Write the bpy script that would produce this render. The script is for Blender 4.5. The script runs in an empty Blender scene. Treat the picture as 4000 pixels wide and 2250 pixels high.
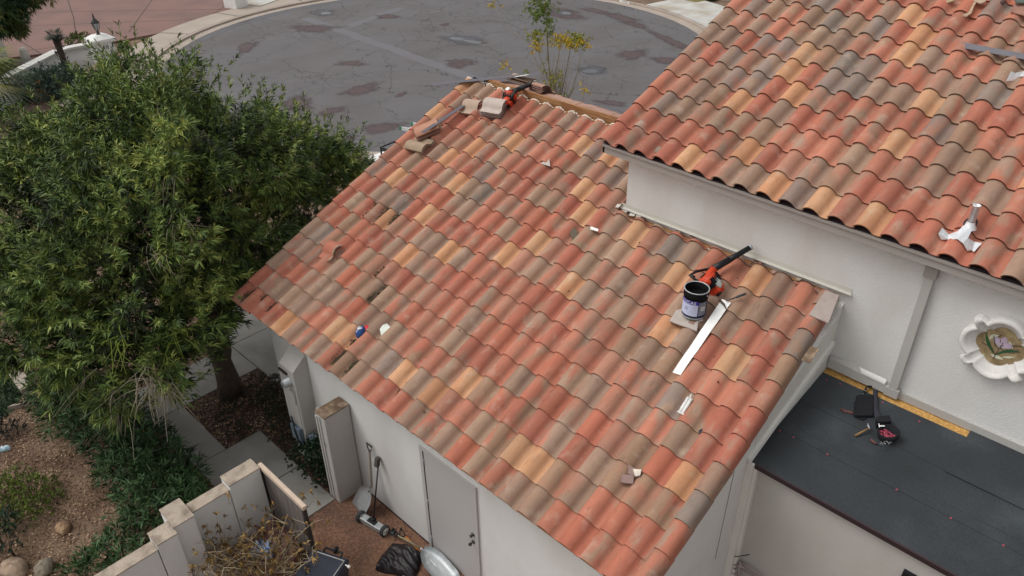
import bpy, math, random
import numpy as np
from mathutils import Vector, Matrix
random.seed(7); rng = np.random.default_rng(7)
SC = bpy.context.scene
R_ = math.radians
# ------------------------------------------------------------------ camera, sky, sun, exposure
CAM = np.array([10.25817, -4.11755, 9.23163])
ROT = np.array([[0.71801381, 0.69589873, -0.01345842], [0.36758842, -0.395548, -0.84167731], [-0.59104562, 0.59938877, -0.53981309]])
FPX = 2994.885
cd = bpy.data.cameras.new('camera'); cam = bpy.data.objects.new('camera', cd); SC.collection.objects.link(cam)
cd.sensor_width = 36; cd.lens = FPX / 4000 * 36; cd.clip_end = 500; cd.clip_start = .1
cam.matrix_world = Matrix([[ROT[0][i], -ROT[1][i], -ROT[2][i], CAM[i]] for i in range(3)] + [[0, 0, 0, 1]])
SC.camera = cam
w = bpy.data.worlds.new('World'); SC.world = w; w.use_nodes = True
nt = w.node_tree; bg = nt.nodes['Background']
sky = nt.nodes.new('ShaderNodeTexSky'); sky.sky_type = 'NISHITA'; sky.sun_disc = False
SUN_EL, SUN_AZ = 56, 232       # azimuth from +Y clockwise
sky.sun_elevation = R_(SUN_EL); sky.sun_rotation = R_(SUN_AZ); sky.air_density = 1.5; sky.dust_density = 4
hs = nt.nodes.new('ShaderNodeHueSaturation'); hs.inputs['Saturation'].default_value = .12
nt.links.new(sky.outputs[0], hs.inputs['Color']); nt.links.new(hs.outputs[0], bg.inputs[0]); bg.inputs[1].default_value = .15
sl = bpy.data.lights.new('sun', 'SUN'); sl.energy = .68; sl.angle = R_(32); sl.color = (1, .965, .92)
so = bpy.data.objects.new('sun', sl); SC.collection.objects.link(so)
sd = Vector((math.sin(R_(SUN_AZ)) * math.cos(R_(SUN_EL)), math.cos(R_(SUN_AZ)) * math.cos(R_(SUN_EL)), math.sin(R_(SUN_EL))))
so.rotation_euler = sd.to_track_quat('Z', 'Y').to_euler(); so.location = (0, 0, 30)
SC.view_settings.view_transform = 'Standard'; SC.view_settings.look = 'None'; SC.view_settings.gamma = 1
SC.view_settings.exposure = 0.08
# ------------------------------------------------------------------ measuring helpers (a photo point -> a real point on a real plane)
def ray(x, y):
    d = ROT.T @ np.array([(x - 2000) / FPX, (y - 1125) / FPX, 1.]); return d / np.linalg.norm(d)
def hit(x, y, n, c):
    d = ray(x, y); n = np.array(n, float); return CAM + d * (c - n @ CAM) / (n @ d)
def G(x, y, z=0.): return hit(x, y, (0, 0, 1), z)
def HY(x, y, v): return hit(x, y, (0, 1, 0), v)
def HX(x, y, v): return hit(x, y, (1, 0, 0), v)
K = 1.5528
def GD(x, y, z=0.): return G(x * K, y * K, z)
def PD(x, y, dist): return CAM + ray(x * K, y * K) * dist
TH = .3967; CT, ST = math.cos(TH), math.sin(TH)
def RP(u, v, w=0.): return np.array([u, v * CT - w * ST, 2.57 + v * ST + w * CT])
def roof_uv(x, y, w=0.):
    h = hit(x, y, (0, -ST, CT), 2.57 * CT + w); return h[0], h[1] / CT + w * ST / CT
def HR(x, y, w=0.): return hit(x, y, (0, -ST, CT), 2.57 * CT + w)
T2 = R_(22.747); C2, S2 = math.cos(T2), math.sin(T2)
UO = np.array([4.2306, 3.72, 5.2613])
def UP(u, v, w=0.): return UO + np.array([u, v * C2 - w * S2, v * S2 + w * C2 - .0133 * u])
def HU(x, y, w=0.):
    n = np.array([.0133 * C2, -S2, C2]); return hit(x, y, n, n @ UO + w)
T3 = R_(8); C3, S3 = math.cos(T3), math.sin(T3)
WY = 3.975; DZ = 3.185
def DP(x, d, w=0.): return np.array([x, WY - d * C3 - w * S3, DZ - d * S3 + w * C3])
def HD(x, y, w=0.):
    n = (0, -S3, C3); return hit(x, y, n, np.dot(n, DP(0, 0)) + w)
# ------------------------------------------------------------------ materials
MATS = {}
def lin(c):
    if isinstance(c, str): c = tuple(int(c[i:i + 2], 16) / 255 for i in (0, 2, 4)); return tuple(v / 12.92 if v < .04045 else ((v + .055) / 1.055) ** 2.4 for v in c)
    return c
def mat(name, col, rough=.85, metal=0., n1=(8, .15), n2=(60, .1), bump=(0, 0), attr=False, stretch=None, col2=None, n2col=None, spec=.4, dirt=None):
    if name in MATS: return MATS[name]
    m = bpy.data.materials.new(name); m.use_nodes = True; t = m.node_tree; b = t.nodes['Principled BSDF']; L = t.links.new
    b.inputs['Roughness'].default_value = rough; b.inputs['Metallic'].default_value = metal; b.inputs['Specular IOR Level'].default_value = spec
    tc = t.nodes.new('ShaderNodeTexCoord'); co = tc.outputs['Object']
    if stretch:
        mp = t.nodes.new('ShaderNodeMapping'); mp.inputs['Scale'].default_value = stretch; L(co, mp.inputs[0]); co2 = mp.outputs[0]
    else: co2 = co
    def noise(sc, det=4, c=co):
        n = t.nodes.new('ShaderNodeTexNoise'); n.inputs['Scale'].default_value = sc; n.inputs['Detail'].default_value = det; L(c, n.inputs['Vector']); return n.outputs['Fac']
    if attr:
        a = t.nodes.new('ShaderNodeAttribute'); a.attribute_name = 'Col'; base = a.outputs['Color']
    else:
        r = t.nodes.new('ShaderNodeRGB'); r.outputs[0].default_value = (*lin(col), 1); base = r.outputs[0]
    def mix(a, b2, f, mode='MIX'):
        x = t.nodes.new('ShaderNodeMix'); x.data_type = 'RGBA'; x.blend_type = mode
        if isinstance(f, (int, float)): x.inputs[0].default_value = f
        else: L(f, x.inputs[0])
        L(a, x.inputs[6]); 
        if isinstance(b2, tuple): x.inputs[7].default_value = (*b2, 1)
        else: L(b2, x.inputs[7])
        return x.outputs[2]
    def ramp(f, lo, hi, a=0., b2=1.):
        x = t.nodes.new('ShaderNodeMapRange'); x.inputs[1].default_value = lo; x.inputs[2].default_value = hi; x.inputs[3].default_value = a; x.inputs[4].default_value = b2; L(f, x.inputs[0]); return x.outputs[0]
    if attr == 2:
        a2 = t.nodes.new('ShaderNodeAttribute'); a2.attribute_name = 'Col2'
        base = mix(base, a2.outputs['Color'], ramp(noise(7, 3, co2), .48, .68))
    if col2: base = mix(base, tuple(lin(col2)), ramp(noise(n2col or 3, 5, co2), .45, .65))
    for sc, am, c in ((n1[0], n1[1], co2), (n2[0], n2[1], co)):
        if am:
            v = ramp(noise(sc, 5, c), .25, .75, 1 - am, 1 + am)
            cb = t.nodes.new('ShaderNodeCombineColor'); [L(v, cb.inputs[i]) for i in range(3)]
            base = mix(base, cb.outputs[0], 1., 'MULTIPLY')
    if dirt:
        for sc_, lo, amt, cc, st in ((1.1, .5, dirt, '6a5040', (1, .4, .4)), (26, .6, dirt * 1.3, '4e4036', (1, .25, .25))):
            mp2 = t.nodes.new('ShaderNodeMapping'); mp2.inputs['Scale'].default_value = st; L(co, mp2.inputs[0])
            base = mix(base, tuple(lin(cc)), ramp(noise(sc_, 6, mp2.outputs[0]), lo, lo + .2, 0, amt))
        mp3 = t.nodes.new('ShaderNodeMapping'); mp3.inputs['Location'].default_value = (7, 3, 1); L(co, mp3.inputs[0])
        base = mix(base, tuple(lin('c9bba8')), ramp(noise(5, 8, mp3.outputs[0]), .58, .8, 0, dirt * 1.1))
    L(base, b.inputs['Base Color'])
    if bump[1]:
        bp = t.nodes.new('ShaderNodeBump'); bp.inputs['Strength'].default_value = bump[1]; bp.inputs['Distance'].default_value = .01; L(noise(bump[0], 6), bp.inputs['Height']); L(bp.outputs[0], b.inputs['Normal'])
    m['mixer'] = 1; MATS[name] = m; return m
# ------------------------------------------------------------------ mesh building
class MB:
    def __init__(s): s.v = []; s.f = []; s.c = []; s.c2 = []; s.col = (1, 1, 1); s.col2 = None; s.sm = []; s.smooth = False
    def add(s, vs, fs, smooth=None):
        b = len(s.v); s.v += [tuple(map(float, p)) for p in vs]; s.f += [tuple(i + b for i in f) for f in fs]
        s.c += [s.col] * len(vs); s.c2 += [s.col2 or s.col] * len(vs); s.sm += [s.smooth if smooth is None else smooth] * len(fs); return s
    def hexa(s, p): return s.add(p, [(0, 3, 2, 1), (4, 5, 6, 7), (0, 1, 5, 4), (1, 2, 6, 5), (2, 3, 7, 6), (3, 0, 4, 7)])
    def box(s, a, b):
        (x0, y0, z0), (x1, y1, z1) = a, b
        return s.hexa([(x0, y0, z0), (x1, y0, z0), (x1, y1, z0), (x0, y1, z0), (x0, y0, z1), (x1, y0, z1), (x1, y1, z1), (x0, y1, z1)])
    def obox(s, c, ex, ey, ez, h):
        c = np.array(c, float); ex, ey, ez = [np.array(e, float) * k for e, k in zip((ex, ey, ez), h)]
        return s.hexa([c + a * ex + b * ey + d * ez for d in (-1, 1) for a, b in ((-1, -1), (1, -1), (1, 1), (-1, 1))])
    def slab(s, pts, n, th):   # polygon + thickness along -n
        pts = [np.array(p, float) for p in pts]; n = np.array(n, float); k = len(pts)
        return s.add(pts + [p - n * th for p in pts], [tuple(range(k)), tuple(range(2 * k - 1, k - 1, -1))] + [(i, i + k, (i + 1) % k + k, (i + 1) % k) for i in range(k)])
    def tube(s, pts, r, n=8, cap=True):
        pts = [np.array(p, float) for p in pts]; rr = r if hasattr(r, '__len__') else [r] * len(pts); vs = []; up = np.array([.13, .21, .97])
        for i, p in enumerate(pts):
            d = pts[min(i + 1, len(pts) - 1)] - pts[max(i - 1, 0)]; d = d / (np.linalg.norm(d) + 1e-9)
            a = np.cross(d, up); 
            if np.linalg.norm(a) < .1: a = np.cross(d, (1, 0, 0))
            a /= np.linalg.norm(a); b = np.cross(d, a)
            vs += [p + rr[i] * (math.cos(t) * a + math.sin(t) * b) for t in np.arange(n) * 2 * math.pi / n]
        fs = [(i * n + j, i * n + (j + 1) % n, (i + 1) * n + (j + 1) % n, (i + 1) * n + j) for i in range(len(pts) - 1) for j in range(n)]
        if cap: fs += [tuple(range(n - 1, -1, -1)), tuple(range((len(pts) - 1) * n, len(pts) * n))]
        return s.add(vs, fs, True)
    def ell(s, c, r, n=10, m=7, ax=None, noise=0., bot=-1.):
        c = np.array(c, float); ax = np.eye(3) if ax is None else np.array(ax); vs = []; r = np.array(r, float) * np.ones(3)
        for i in range(m + 1):
            ph = -math.pi / 2 + math.pi * i / m; z = max(math.sin(ph), bot)
            for j in range(n):
                t = 2 * math.pi * j / n; k = 1 + noise * random.uniform(-1, 1)
                q = np.array([math.cos(ph) * math.cos(t) * k * r[0], math.cos(ph) * math.sin(t) * k * r[1], z * k * r[2]]); vs.append(c + q @ ax)
        return s.add(vs, [(i * n + j, i * n + (j + 1) % n, (i + 1) * n + (j + 1) % n, (i + 1) * n + j) for i in range(m) for j in range(n)], noise == 0)
    def lathe(s, c, prof, n=24, ax=None):   # prof: (r, z)
        c = np.array(c, float); ax = np.eye(3) if ax is None else np.array(ax)
        vs = [c + np.array([r * math.cos(t), r * math.sin(t), z]) @ ax for r, z in prof for t in np.arange(n) * 2 * math.pi / n]
        return s.add(vs, [(i * n + j, i * n + (j + 1) % n, (i + 1) * n + (j + 1) % n, (i + 1) * n + j) for i in range(len(prof) - 1) for j in range(n)], True)
    def build(s, name, m, parent=None, attr=False, bevel=0.):
        org = np.array(ORG.get(parent.name, (0, 0, 0))) if parent else np.zeros(3)
        me = bpy.data.meshes.new(name); me.from_pydata([tuple(np.array(p) - org) for p in s.v], [], s.f)
        me.materials.append(m); me.polygons.foreach_set('use_smooth', s.sm)
        if attr:
            for nm, cc in (('Col', s.c), ('Col2', s.c2)):
                a = me.color_attributes.new(nm, 'FLOAT_COLOR', 'POINT'); a.data.foreach_set('color', np.hstack([np.array(cc, float), np.ones((len(cc), 1))]).ravel())
        me.update(); o = bpy.data.objects.new(name, me); SC.collection.objects.link(o)
        if parent: o.parent = parent; ORG[o.name] = org
        if bevel: bv = o.modifiers.new('b', 'BEVEL'); bv.width = bevel; bv.segments = 2; bv.limit_method = 'ANGLE'
        return o
ORG = {}
def thing(name, label, cat, loc=(0, 0, 0), group=None):
    o = bpy.data.objects.new(name, None); SC.collection.objects.link(o); o.location = tuple(map(float, loc)); o.empty_display_size = .1
    o['label'] = label; o['category'] = cat; ORG[o.name] = tuple(map(float, loc))
    if group: o['group'] = group
    return o
def tag(o, label, cat, group=None, kind=None):
    o['label'] = label; o['category'] = cat
    if group: o['group'] = group
    if kind: o['kind'] = kind
    return o
def struct(o): o['kind'] = 'structure'; return o
def dup(root, loc=None, label=None):
    r = root.copy(); SC.collection.objects.link(r)
    if loc is not None: r.location = tuple(map(float, loc))
    if label: r['label'] = label
    for ch in list(root.children):
        c = ch.copy(); SC.collection.objects.link(c); c.parent = r
        for g in list(ch.children): d = g.copy(); SC.collection.objects.link(d); d.parent = c
    return r
def fast(name, V, F, m, parent=None, C=None):
    org = np.array(ORG.get(parent.name, (0, 0, 0))) if parent else np.zeros(3)
    V = np.asarray(V, float) - org; F = np.asarray(F, np.int32); k = F.shape[1]
    me = bpy.data.meshes.new(name); me.vertices.add(len(V)); me.vertices.foreach_set('co', V.ravel())
    me.loops.add(F.size); me.loops.foreach_set('vertex_index', F.ravel()); me.polygons.add(len(F)); me.polygons.foreach_set('loop_start', np.arange(0, F.size, k, dtype=np.int32))
    me.materials.append(m); me.update(calc_edges=True)
    if C is not None:
        a = me.color_attributes.new('Col', 'FLOAT_COLOR', 'POINT'); a.data.foreach_set('color', np.hstack([C, np.ones((len(C), 1))]).ravel())
    o = bpy.data.objects.new(name, me); SC.collection.objects.link(o)
    if parent: o.parent = parent
    return o
def text_faces(s, size):   # flat text polygons in 2-D, centred
    cu = bpy.data.curves.new('t', 'FONT'); cu.body = s; cu.size = size; cu.align_x = 'CENTER'; cu.align_y = 'CENTER'; cu.resolution_u = 2
    o = bpy.data.objects.new('t', cu); SC.collection.objects.link(o); dg = bpy.context.evaluated_depsgraph_get(); me = o.evaluated_get(dg).to_mesh()
    v = [tuple(p.co)[:2] for p in me.vertices]; f = [tuple(p.vertices) for p in me.polygons]; bpy.data.objects.remove(o); return v, f
def text_on(s, size, fn):
    v, f = text_faces(s, size); m = MB(); m.add([fn(*p) for p in v], f); return m
def frame_from(d, up=(0, 0, 1)):
    d = np.array(d, float); d /= np.linalg.norm(d); a = np.cross(up, d); a /= np.linalg.norm(a); return np.array([d, a, np.cross(d, a)])
# ------------------------------------------------------------------ materials
M_dirt = mat('dirt', '776250', .95, n1=(1.2, .25), n2=(35, .4), bump=(40, .8), col2='624c3d', n2col=2)
M_asph = None
def asphalt():
    m = mat('asphalt', '625f60', .85, n1=(.5, .10), n2=(110, .3), col2='5f5a59', n2col=.35, bump=(120, .35))
    t = m.node_tree; L = t.links.new; b = t.nodes['Principled BSDF']; src = b.inputs['Base Color'].links[0].from_socket
    tc = t.nodes.new('ShaderNodeTexCoord'); f = None
    for sc, wd, ds in ((.42, .016, .35), (1.3, .016, .22), (.17, .012, .5)):
        nz = t.nodes.new('ShaderNodeTexNoise'); nz.inputs['Scale'].default_value = sc * 4; nz.inputs['Detail'].default_value = 6; L(tc.outputs['Object'], nz.inputs['Vector'])
        va = t.nodes.new('ShaderNodeVectorMath'); va.operation = 'MULTIPLY_ADD'; L(nz.outputs['Color'], va.inputs[0]); va.inputs[1].default_value = (ds / sc,) * 3; L(tc.outputs['Object'], va.inputs[2])
        vo = t.nodes.new('ShaderNodeTexVoronoi'); vo.feature = 'DISTANCE_TO_EDGE'; vo.inputs['Scale'].default_value = sc; L(va.outputs[0], vo.inputs['Vector'])
        mr = t.nodes.new('ShaderNodeMapRange'); mr.inputs[1].default_value = 0; mr.inputs[2].default_value = wd * (sc ** .5); mr.inputs[3].default_value = 1; mr.inputs[4].default_value = 0; L(vo.outputs['Distance'], mr.inputs[0]); o = mr.outputs[0]
        if sc > 1:   # the finest cracks only in patches
            n3 = t.nodes.new('ShaderNodeTexNoise'); n3.inputs['Scale'].default_value = .28; L(tc.outputs['Object'], n3.inputs['Vector'])
            m3 = t.nodes.new('ShaderNodeMapRange'); m3.inputs[1].default_value = .5; m3.inputs[2].default_value = .6; L(n3.outputs['Fac'], m3.inputs[0])
            mm = t.nodes.new('ShaderNodeMath'); mm.operation = 'MULTIPLY'; L(o, mm.inputs[0]); L(m3.outputs[0], mm.inputs[1]); o = mm.outputs[0]
        if f is None: f = o
        else:
            mx = t.nodes.new('ShaderNodeMath'); mx.operation = 'MAXIMUM'; L(f, mx.inputs[0]); L(o, mx.inputs[1]); f = mx.outputs[0]
    sc_ = t.nodes.new('ShaderNodeMath'); sc_.operation = 'MULTIPLY'; L(f, sc_.inputs[0]); sc_.inputs[1].default_value = .8
    x = t.nodes.new('ShaderNodeMix'); x.data_type = 'RGBA'; L(sc_.outputs[0], x.inputs[0]); L(src, x.inputs[6]); x.inputs[7].default_value = (.028, .024, .024, 1); L(x.outputs[2], b.inputs['Base Color'])
    return m
M_asph = asphalt()
M_stain = mat('asphalt_stain', '594a4b', .8, n1=(1, .12), n2=(160, .2))
M_seam = mat('asphalt_seam', '686669', .8, n1=(1, .06), n2=(160, .12))
M_wet = mat('water', '2c3033', .04, n1=(1, 0), n2=(1, 0), spec=.6)
M_wetg = mat('wet_asphalt', '4a474b', .45, n1=(2, .1), n2=(160, .15))
M_conc = mat('concrete', '93908a', .9, n1=(1.5, .14), n2=(90, .14), col2='7c7973', n2col=1.5, bump=(90, .25))
M_walk = mat('sidewalk_concrete', 'a3968a', .9, n1=(1, .12), n2=(60, .1), bump=(60, .2))
M_pale = mat('pale_concrete', 'b9b7b0', .9, n1=(1.3, .12), n2=(60, .08), col2='a59a8c', n2col=.7)
M_pink = mat('pink_concrete', '7f625a', .9, n1=(.4, .08), n2=(40, .14), col2='745b55', n2col=.5)
M_joint = mat('joint', '4b3d38', .95)
M_agg = mat('aggregate', '7c5c49', .95, n1=(3, .15), n2=(42, .6), bump=(60, .9), col2='684e42', n2col=1.2)
M_lawn = mat('lawn_soil', '2f3f26', .95, n1=(3, .2), n2=(60, .3))
M_stucco = mat('stucco', 'dcdbd8', .92, n1=(1.1, .045), n2=(90, .05), bump=(70, .8), stretch=(1.6, 1.6, .9), col2='d3d0ca', n2col=.7)
M_stuccob = mat('stucco_beige', 'b9b5b0', .92, stretch=(1.6, 1.6, .9), col2='afaaa4', n2col=.9, n1=(.9, .07), n2=(130, .06), bump=(160, .35))
M_cap = mat('wall_cap', 'a99b8b', .93, n1=(4, .15), n2=(70, .22), bump=(90, .5), col2='877a6c', n2col=5)
M_capdark = mat('weathered_top', '6b5846', .95, n1=(9, .25), n2=(80, .2), bump=(60, .8), col2='93806c', n2col=8)
M_paint = mat('door_paint', 'b6b3b1', .55, n1=(.8, .03), n2=(60, .02))
M_trim = mat('trim_paint', 'b3b0ab', .6, n1=(2, .04), n2=(60, .03))
M_fascia = mat('fascia_paint', 'a19a94', .7, n1=(2, .05), n2=(60, .04))
M_flash = mat('flashing_paint', 'c6c2b8', .5, n1=(2, .05), n2=(50, .04))
M_white = mat('white_paint', 'e3e1dc', .6, n1=(3, .06), n2=(60, .04))
M_tile = mat('roof_tile_clay', 'ffffff', .88, attr=2, n1=(11, .09), n2=(95, .09), stretch=(1, .35, .35), bump=(70, .35), dirt=.32)
M_tiles = mat('loose_tile_clay', 'ffffff', .88, attr=1, n1=(11, .1), n2=(95, .09), bump=(70, .25))
M_mortar = mat('mortar', 'd6cabb', .95, n1=(12, .15), n2=(90, .12), bump=(50, .6))
M_wood = mat('bare_wood', '936540', .85, n1=(5, .22), n2=(40, .15), stretch=(1, 12, 12), col2='ad8258', n2col=2)
M_wood2 = mat('weathered_wood', 'b08a78', .9, n1=(5, .2), n2=(60, .12), stretch=(1, 14, 14), col2='947468', n2col=3)
M_felt = mat('underlayment', '323639', .9, n1=(1.2, .25), n2=(120, .5), col2='43484b', n2col=.9, bump=(200, .3))
M_osb = mat('osb', 'b58a4c', .85, n1=(30, .2), n2=(80, .15), col2='d0a562', n2col=40)
M_black = mat('black_plastic', '15171b', .45, n1=(8, .1), n2=(60, .1))
M_blackf = mat('black_fabric', '17181d', .9, n1=(12, .2), n2=(90, .15), bump=(60, .5))
M_orange = mat('orange_plastic', 'c9401f', .45, n1=(14, .2), n2=(60, .06))
M_alu = mat('aluminium', 'e6e8e9', .4, .5, n1=(9, .12), n2=(60, .08), bump=(8, .3))
M_galv = mat('galvanised', 'b4b8b9', .5, .55, n1=(14, .14), n2=(60, .1), bump=(10, .3))
M_steel = mat('dark_steel', '4c4a49', .5, .7, n1=(14, .14))
M_brown = mat('drip_edge', '35262a', .6, n1=(6, .1))
M_bark = mat('bark', '4c4038', .95, n1=(5, .3), n2=(50, .25), stretch=(3, 3, 1), bump=(25, 1.))
M_twig = mat('dry_twig', 'a5967c', .9, n1=(8, .2))
M_leaf = mat('leaves', 'ffffff', .6, attr=1, n1=(6, .12), n2=(1, 0), spec=.3)
M_soil = mat('mulch', '4e3a31', .95, n1=(6, .3), n2=(60, .35), bump=(50, 1.), col2='3a2a26', n2col=5)
M_rock = mat('rock', '8d7058', .95, n1=(4, .25), n2=(40, .15), bump=(20, 1.), col2='a58a6c', n2col=4)
# ------------------------------------------------------------------ ground, street, paving
def sheet(name, pts, m, z=.0, th=0.):
    b = MB(); P = [(p[0], p[1], z) for p in pts]
    if th: b.slab(P, (0, 0, 1), th)
    else: b.add(P, [tuple(range(len(P)))])
    return struct(b.build(name, m))
def ring(cx, cy, r0, r1, a0, a1, n=60):
    A = [R_(a0 + (a1 - a0) * i / n) for i in range(n + 1)]
    return [(cx + r1 * math.cos(a), cy + r1 * math.sin(a)) for a in A] + [(cx + r0 * math.cos(a), cy + r0 * math.sin(a)) for a in A[::-1]]
sheet('ground', [(-250, -200), (200, -200), (200, 260), (-250, 260)], M_dirt, 0)
CX_, CY_, CR = -15.6, 18.0, 11.7
arc = [(CX_ + CR * math.cos(R_(a)), CY_ + CR * math.sin(R_(a))) for a in range(28, 333, 5)]
sheet('street', arc + [(40, CY_ - 5.6), (40, CY_ + 5.6)], M_asph, .004)
def curb(name, a0, a1, r0, r1, m, z, th):
    P = ring(CX_, CY_, r0, r1, a0, a1, 50); n = 51; b = MB()
    T = [(p[0], p[1], z) for p in P]; Bt = [(p[0], p[1], z - th) for p in P]
    fs = []
    for i in range(n - 1):
        o, o2, q, q2 = i, i + 1, 2 * n - 1 - i, 2 * n - 2 - i
        fs += [(o, o2, q2, q), (q, q2, q2 + 2 * n, q + 2 * n), (o2, o, o + 2 * n, o2 + 2 * n)]
    b.add(T + Bt, fs); return struct(b.build(name, m))
curb('gutter', 36, 325, CR - .05, CR + .42, M_walk, .012, .02)
curb('kerb', 36, 325, CR + .42, CR + .57, M_walk, .10, .12)
curb('sidewalk', 95, 265, CR + .575, CR + 2.1, M_walk, .108, .12)
curb('sidewalk', 20, 80, CR + .6, CR + 3.6, M_pale, .124, .14)
curb('wet_gutter', 120, 215, CR - .55, CR - .1, M_wetg, .0075, .002)
for a in (118, 140, 158, 176, 195, 212):
    p = [(CX_ + r * math.cos(R_(a + d)), CY_ + r * math.sin(R_(a + d))) for r, d in ((CR + .6, 0), (CR + 2.1, 0), (CR + 2.1, .16), (CR + .6, .16))]
    sheet('sidewalk_joint', p, M_joint, .128)
b = MB()      # pink driveway and court beyond the walk
A = [R_(a) for a in range(112, 216, 4)]
sheet('driveway', [(CX_ + (CR + 2.1) * math.cos(a), CY_ + (CR + 2.1) * math.sin(a)) for a in A] + [(-27.6, 6.2), (-28.2, 4.6), (-28.5, 3.2), (-31, 2.5), (-60, -5), (-70, 30), (-45, 45)], M_pink, .1, .1)
for p, q in (((322, 0), (345, 160)), ((540, -20), (455, 120)), ((700 * .395, -10), (235, 120)), ((30, 130), (85, 175)), ((60, 205), (500, 235)), ((1090 * .55, -8), (480, 40))):
    pass
def joint(p, q, wdt=.045, z=.104):
    a, c = GD(*p), GD(*q); d = (c - a)[:2]; d /= np.linalg.norm(d); n = np.array([-d[1], d[0]]) * wdt / 2
    sheet('driveway_joint', [a[:2] + n, c[:2] + n, c[:2] - n, a[:2] - n], M_joint, z)
for p, q in (((172, -5), (190, 75)), ((190, 75), (195, 130)), ((395, -5), (330, 128)), ((610, -5), (465, 138)), ((20, 130), (116, 218 * .99)), ((0, 55), (640, 40)), ((0, 108), (560, 76)), ((60, 204 * .98), (300, 150)), ((395 * 1.0, -3), (400, 0))):
    joint((p[0] * .985, p[1] * .68), (q[0] * .985, q[1] * .68))
sheet('planting_bed', [GD(*p)[:2] for p in ((30, 168), (42, 156), (90, 149), (172, 148), (150, 165), (60, 210), (-60, 240), (-60, 180))], M_soil, .108)
sheet('planting_bed', [GD(*p)[:2] for p in ((-120, 290), (60, 236), (190, 178), (330, 170), (330, 260), (120, 330), (-120, 420))], M_soil, .008)
sheet('front_path', [GD(*p)[:2] for p in ((150, 262), (196, 232), (280, 200), (330, 240), (250, 300), (140, 300))], M_walk, .012)
def blob(cx, cy, rx, ry, rot, n=26, rough=.22, seed=0):
    r = random.Random(seed or int(cx * 31 + cy)); c = GD(cx, cy)
    ph = [r.uniform(0, 6.3) for _ in range(4)]; out = []
    for i in range(n):
        a = 2 * math.pi * i / n; k = 1 + rough * (math.sin(2 * a + ph[0]) * .5 + math.sin(3 * a + ph[1]) * .5 + math.sin(5 * a + ph[2]) * .35 + math.sin(9 * a + ph[3]) * .3)
        x, y = rx * k * math.cos(a), ry * k * math.sin(a); t = R_(rot); out.append(GD(cx + x * math.cos(t) - y * math.sin(t), cy + x * math.sin(t) + y * math.cos(t))[:2])
    return out
def soft(name, base, rough, amp=.5):
    m = mat(name, base, rough, n1=(1, .1), n2=(160, .2)); t = m.node_tree; L = t.links.new; b = t.nodes['Principled BSDF']
    a = t.nodes.new('ShaderNodeAttribute'); a.attribute_name = 'Col'; tc = t.nodes.new('ShaderNodeTexCoord'); n = t.nodes.new('ShaderNodeTexNoise'); n.inputs['Scale'].default_value = 2.2; n.inputs['Detail'].default_value = 9; n.inputs['Roughness'].default_value = .7
    mp = t.nodes.new('ShaderNodeMapping'); mp.inputs['Scale'].default_value = (1, 1.9, 1); mp.inputs['Rotation'].default_value = (0, 0, .9); L(tc.outputs['Object'], mp.inputs[0]); L(mp.outputs[0], n.inputs['Vector'])
    x = t.nodes.new('ShaderNodeMath'); x.operation = 'MULTIPLY_ADD'; L(n.outputs['Fac'], x.inputs[0]); x.inputs[1].default_value = 1.3; L(a.outputs['Fac'], x.inputs[2])
    r2 = t.nodes.new('ShaderNodeMapRange'); r2.inputs[1].default_value = .72; r2.inputs[2].default_value = 1.45; r2.inputs[4].default_value = .85; L(x.outputs[0], r2.inputs[0]); L(r2.outputs[0], b.inputs['Alpha']); return m
def softblob(name, q, m, z, seed, rough=.25):
    P_ = blob(*q, seed=seed, rough=rough); c = GD(q[0], q[1])[:2]; b = MB(); n = len(P_); vs = []
    for f, al in ((0, 1.), (.55, .8), (1., .3), (1.35, 0.)):
        for p in P_: vs.append(((c + (p - c) * f)[0], (c + (p - c) * f)[1], z)); b.c.append((al,) * 3)
    b.c = []; 
    for k, al in enumerate((1., .8, .3, 0.)):
        b.col = (al,) * 3; b.add(vs[k * n:(k + 1) * n], [])
    b.f = [(k * n + i, k * n + (i + 1) % n, (k + 1) * n + (i + 1) % n, (k + 1) * n + i) for k in range(3) for i in range(n)]; b.sm = [False] * len(b.f)
    return struct(b.build(name, m, attr=True))
M_stain = soft('asphalt_stain', '484343', .8); M_wetring = soft('damp_asphalt', '46444a', .4)
for i, q in enumerate([(790, 72, 46, 10, 0), (975, 42, 24, 6, 0), (908, 226, 50, 11, -10), (750, 262, 40, 17, -3), (835, 280, 30, 9, -12), (885, 160, 30, 7, 0), (1157, 160, 34, 11, 0), (960, 322, 52, 11, -5), (1592, 138, 34, 12, 0), (1672, 152, 32, 9, 8),
    (1690, 105, 52, 9, 24), (1560, 45, 46, 9, 14), (1500, 28, 40, 5, 8), (1215, 108, 12, 3, 0), (1120, 62, 10, 3, 0), (800, 336, 26, 7, -8), (870, 350, 30, 6, -6), (1010, 238, 16, 4, -25), (1540, 260, 34, 7, 6), (620, 120, 24, 12, -30), (1420, 36, 48, 12, 4), (1600, 64, 34, 5, 12)]):
    softblob('asphalt_stain', q, M_stain, .0085 + .0001 * i, i + 3)
for q in [(812, 32, 32, 6, 0), (1418, 33, 26, 5, 4), (1166, 101, 56, 9, 8), (1492, 177, 40, 8, 4)]:
    softblob('wet_patch', (q[0], q[1], q[2] * .95, q[3] * 1.2, q[4]), M_wetring, .0125, 5)
for q in [(820, 34, 14, 2.6, 0), (1425, 34, 13, 2.6, 4), (1150, 98, 20, 3.5, 5), (1190, 106, 22, 4, 7), (1485, 180, 19, 5, 2)]:
    sheet('puddle', blob(*q, rough=.15), M_wet, .0145)
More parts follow.
